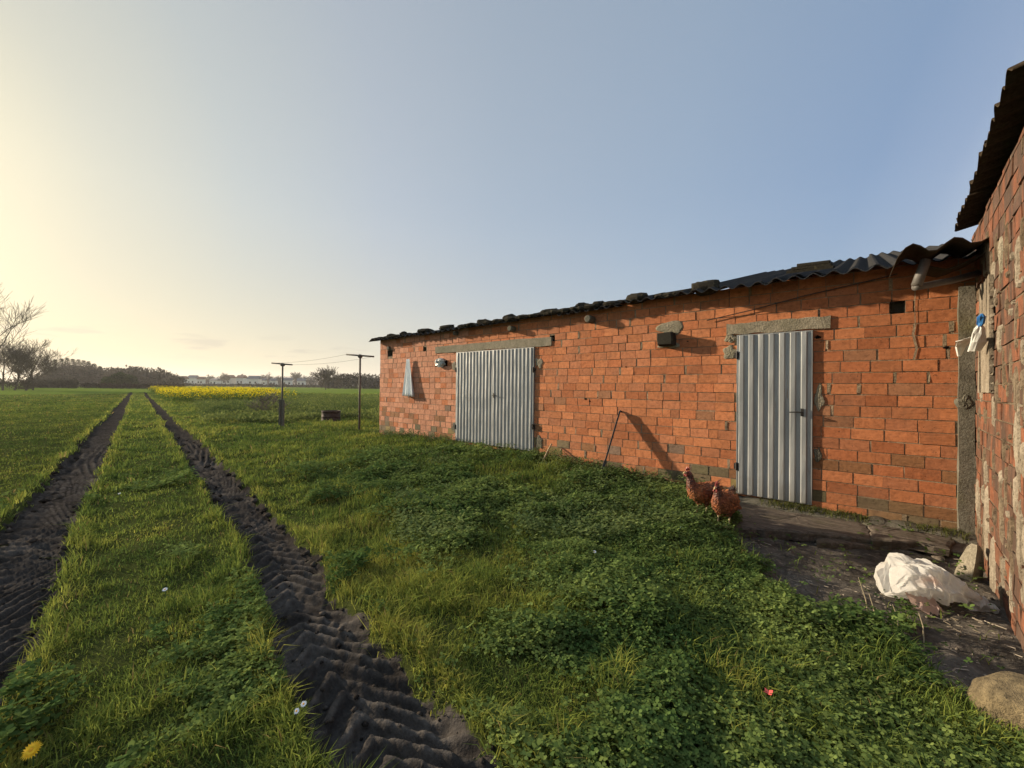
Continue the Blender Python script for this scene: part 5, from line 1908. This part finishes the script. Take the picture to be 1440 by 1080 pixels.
def make_clods():
    n = 9000
    x, y, r = polar(n, 1.35, 14, 1.4, -64, 10)
    mm = mud_mask(x, y); q = np.min([np.abs(i_[1]) for i_ in rut_info(x, y)], 0)
    keep = (mm > .25) & (rng.random(n) < .25 + .75 * sstep(.5, 1.0, q))
    x, y, r = x[keep], y[keep], r[keep]; n = len(x); z = height(x, y)
    r_ = (.005 + .020 * rng.random(n) ** 2.2) * np.clip(r / 2.5, .8, 2.2)
    th = rng.uniform(0, 6.28, n); ct, st_ = np.cos(th), np.sin(th)
    base = np.array([(1, 0, 0), (.3, .9, .1), (-.8, .6, 0), (-.8, -.6, .1), (.3, -.9, 0), (.1, .1, .8), (0, 0, -.8)], float)
    P = base[None] * rng.uniform(.6, 1.3, (n, 7, 1)) * r_[:, None, None]
    X = P[..., 0] * ct[:, None] - P[..., 1] * st_[:, None]; Y_ = P[..., 0] * st_[:, None] + P[..., 1] * ct[:, None]
    V = np.stack([X + x[:, None], Y_ + y[:, None], P[..., 2] + (z + r_ * .25)[:, None]], -1)
    f = np.array([(0, 1, 5), (1, 2, 5), (2, 3, 5), (3, 4, 5), (4, 0, 5), (1, 0, 6), (2, 1, 6), (3, 2, 6), (4, 3, 6), (0, 4, 6)])
    F_ = (np.arange(n) * 7)[:, None, None] + f[None]
    col = lerp3((.020, .017, .015), (.075, .065, .056), rng.random(n) ** 1.5)
    o = np_mesh('mud_clods', V.reshape(-1, 3), [(3, F_.reshape(-1, 3))], np.repeat(col, 7, 0), simple('clod_soil', (.05, .04, .035), .95, 0, 50, .4, .5, .003, vcol=True, spec=0))
    tag(o, 'crumbled mud clods lying in and beside the wheel ruts', 'mud', kind='stuff')


make_clods()
# pale dry stalks at the grass edge before the sack
b = MB()
for (x0, y0, x1, y1) in ((1224, 880, 1207, 812), (1232, 884, 1222, 835), (1265, 890, 1255, 850), (1180, 890, 1168, 858), (1300, 905, 1292, 862), (1370, 965, 1310, 945), (1350, 985, 1290, 955)):
    a_ = gnd(x0, y0, -.05); c_ = at(x1, y1, a_.y + .02)
    b.tube([a_ - Vector((0, 0, .03)), (a_ + c_) / 2 + Vector((.008, 0, .012)), c_], [.0035, .003, .0015], 5)
tag(b.build('dry_stalks', simple('dry_stalk', (.42, .35, .22), .8, 0, 20, .2, 0)), 'pale dry stalks sticking up at the grass edge before the sack', 'stalks', kind='stuff')
# tufts on the stone strip at the foot of the single door and corner
n = 2600
s_ = rng.uniform(-.1, 2.3, n); dn = np.abs(rng.normal(0, .07, n)) + .04
keep = fbm(s_ * 3, dn * 0 + 2, 150) > .42
s_, dn = s_[keep], dn[keep]; n = len(s_)
x = CX + s_ * D.x + dn * N.x; y = CY + s_ * D.y + dn * N.y
V, f4, f3, cc = blades(x, y, np.hypot(x, y), rng.uniform(.03, .10, n), np.full(n, .006), lerp3((.05, .07, .02), (.13, .13, .04), rng.random(n)), .9)
V[:, 2] = np.repeat(np.maximum(V.reshape(-1, 5, 3)[:, 0, 2], 0.01) - V.reshape(-1, 5, 3)[:, 0, 2], 5) + V[:, 2]
tag(np_mesh('sill_weeds', V, [(4, f4), (3, f3)], cc, M['grass']), 'grassy weeds growing in the joint below the single door', 'weeds', kind='stuff')
# soil strip at the wall foot
b = MB(); rows = []
for i in range(40):
    s0_ = -.05 + i * .063
    rows.append([(s0_, -.02, -.12), (s0_, -.02, .05 + random.uniform(-.01, .02)), (s0_, .10, .035 + random.uniform(-.015, .02)), (s0_, .22 + random.uniform(-.03, .03), .0), (s0_, .24, -.12)])
b.loft(rows)
o = b.build('wall_foot_soil', M['concrete_dark'], None, True); o.location = C0; o.rotation_euler = (0, 0, SA)
tag(o, 'narrow dirt fillet along the shed wall beside the slabs', 'soil', kind='structure')

# evening haze over the flat land
b = MB(); b.box(-2750, 2750, -2750, 2750, -4.5, 75)
k = NT('haze_air')
k.n.remove(k.b)
pv = k.node('ShaderNodeVolumePrincipled'); pv.inputs['Color'].default_value = (.92, .90, .88, 1); pv.inputs['Density'].default_value = .00032; pv.inputs['Anisotropy'].default_value = .25
k.link(pv.outputs[0], k.out.inputs['Volume'])
o = b.build('haze', k.mat); tag(o, 'thin evening haze over the fields', 'haze', kind='stuff')
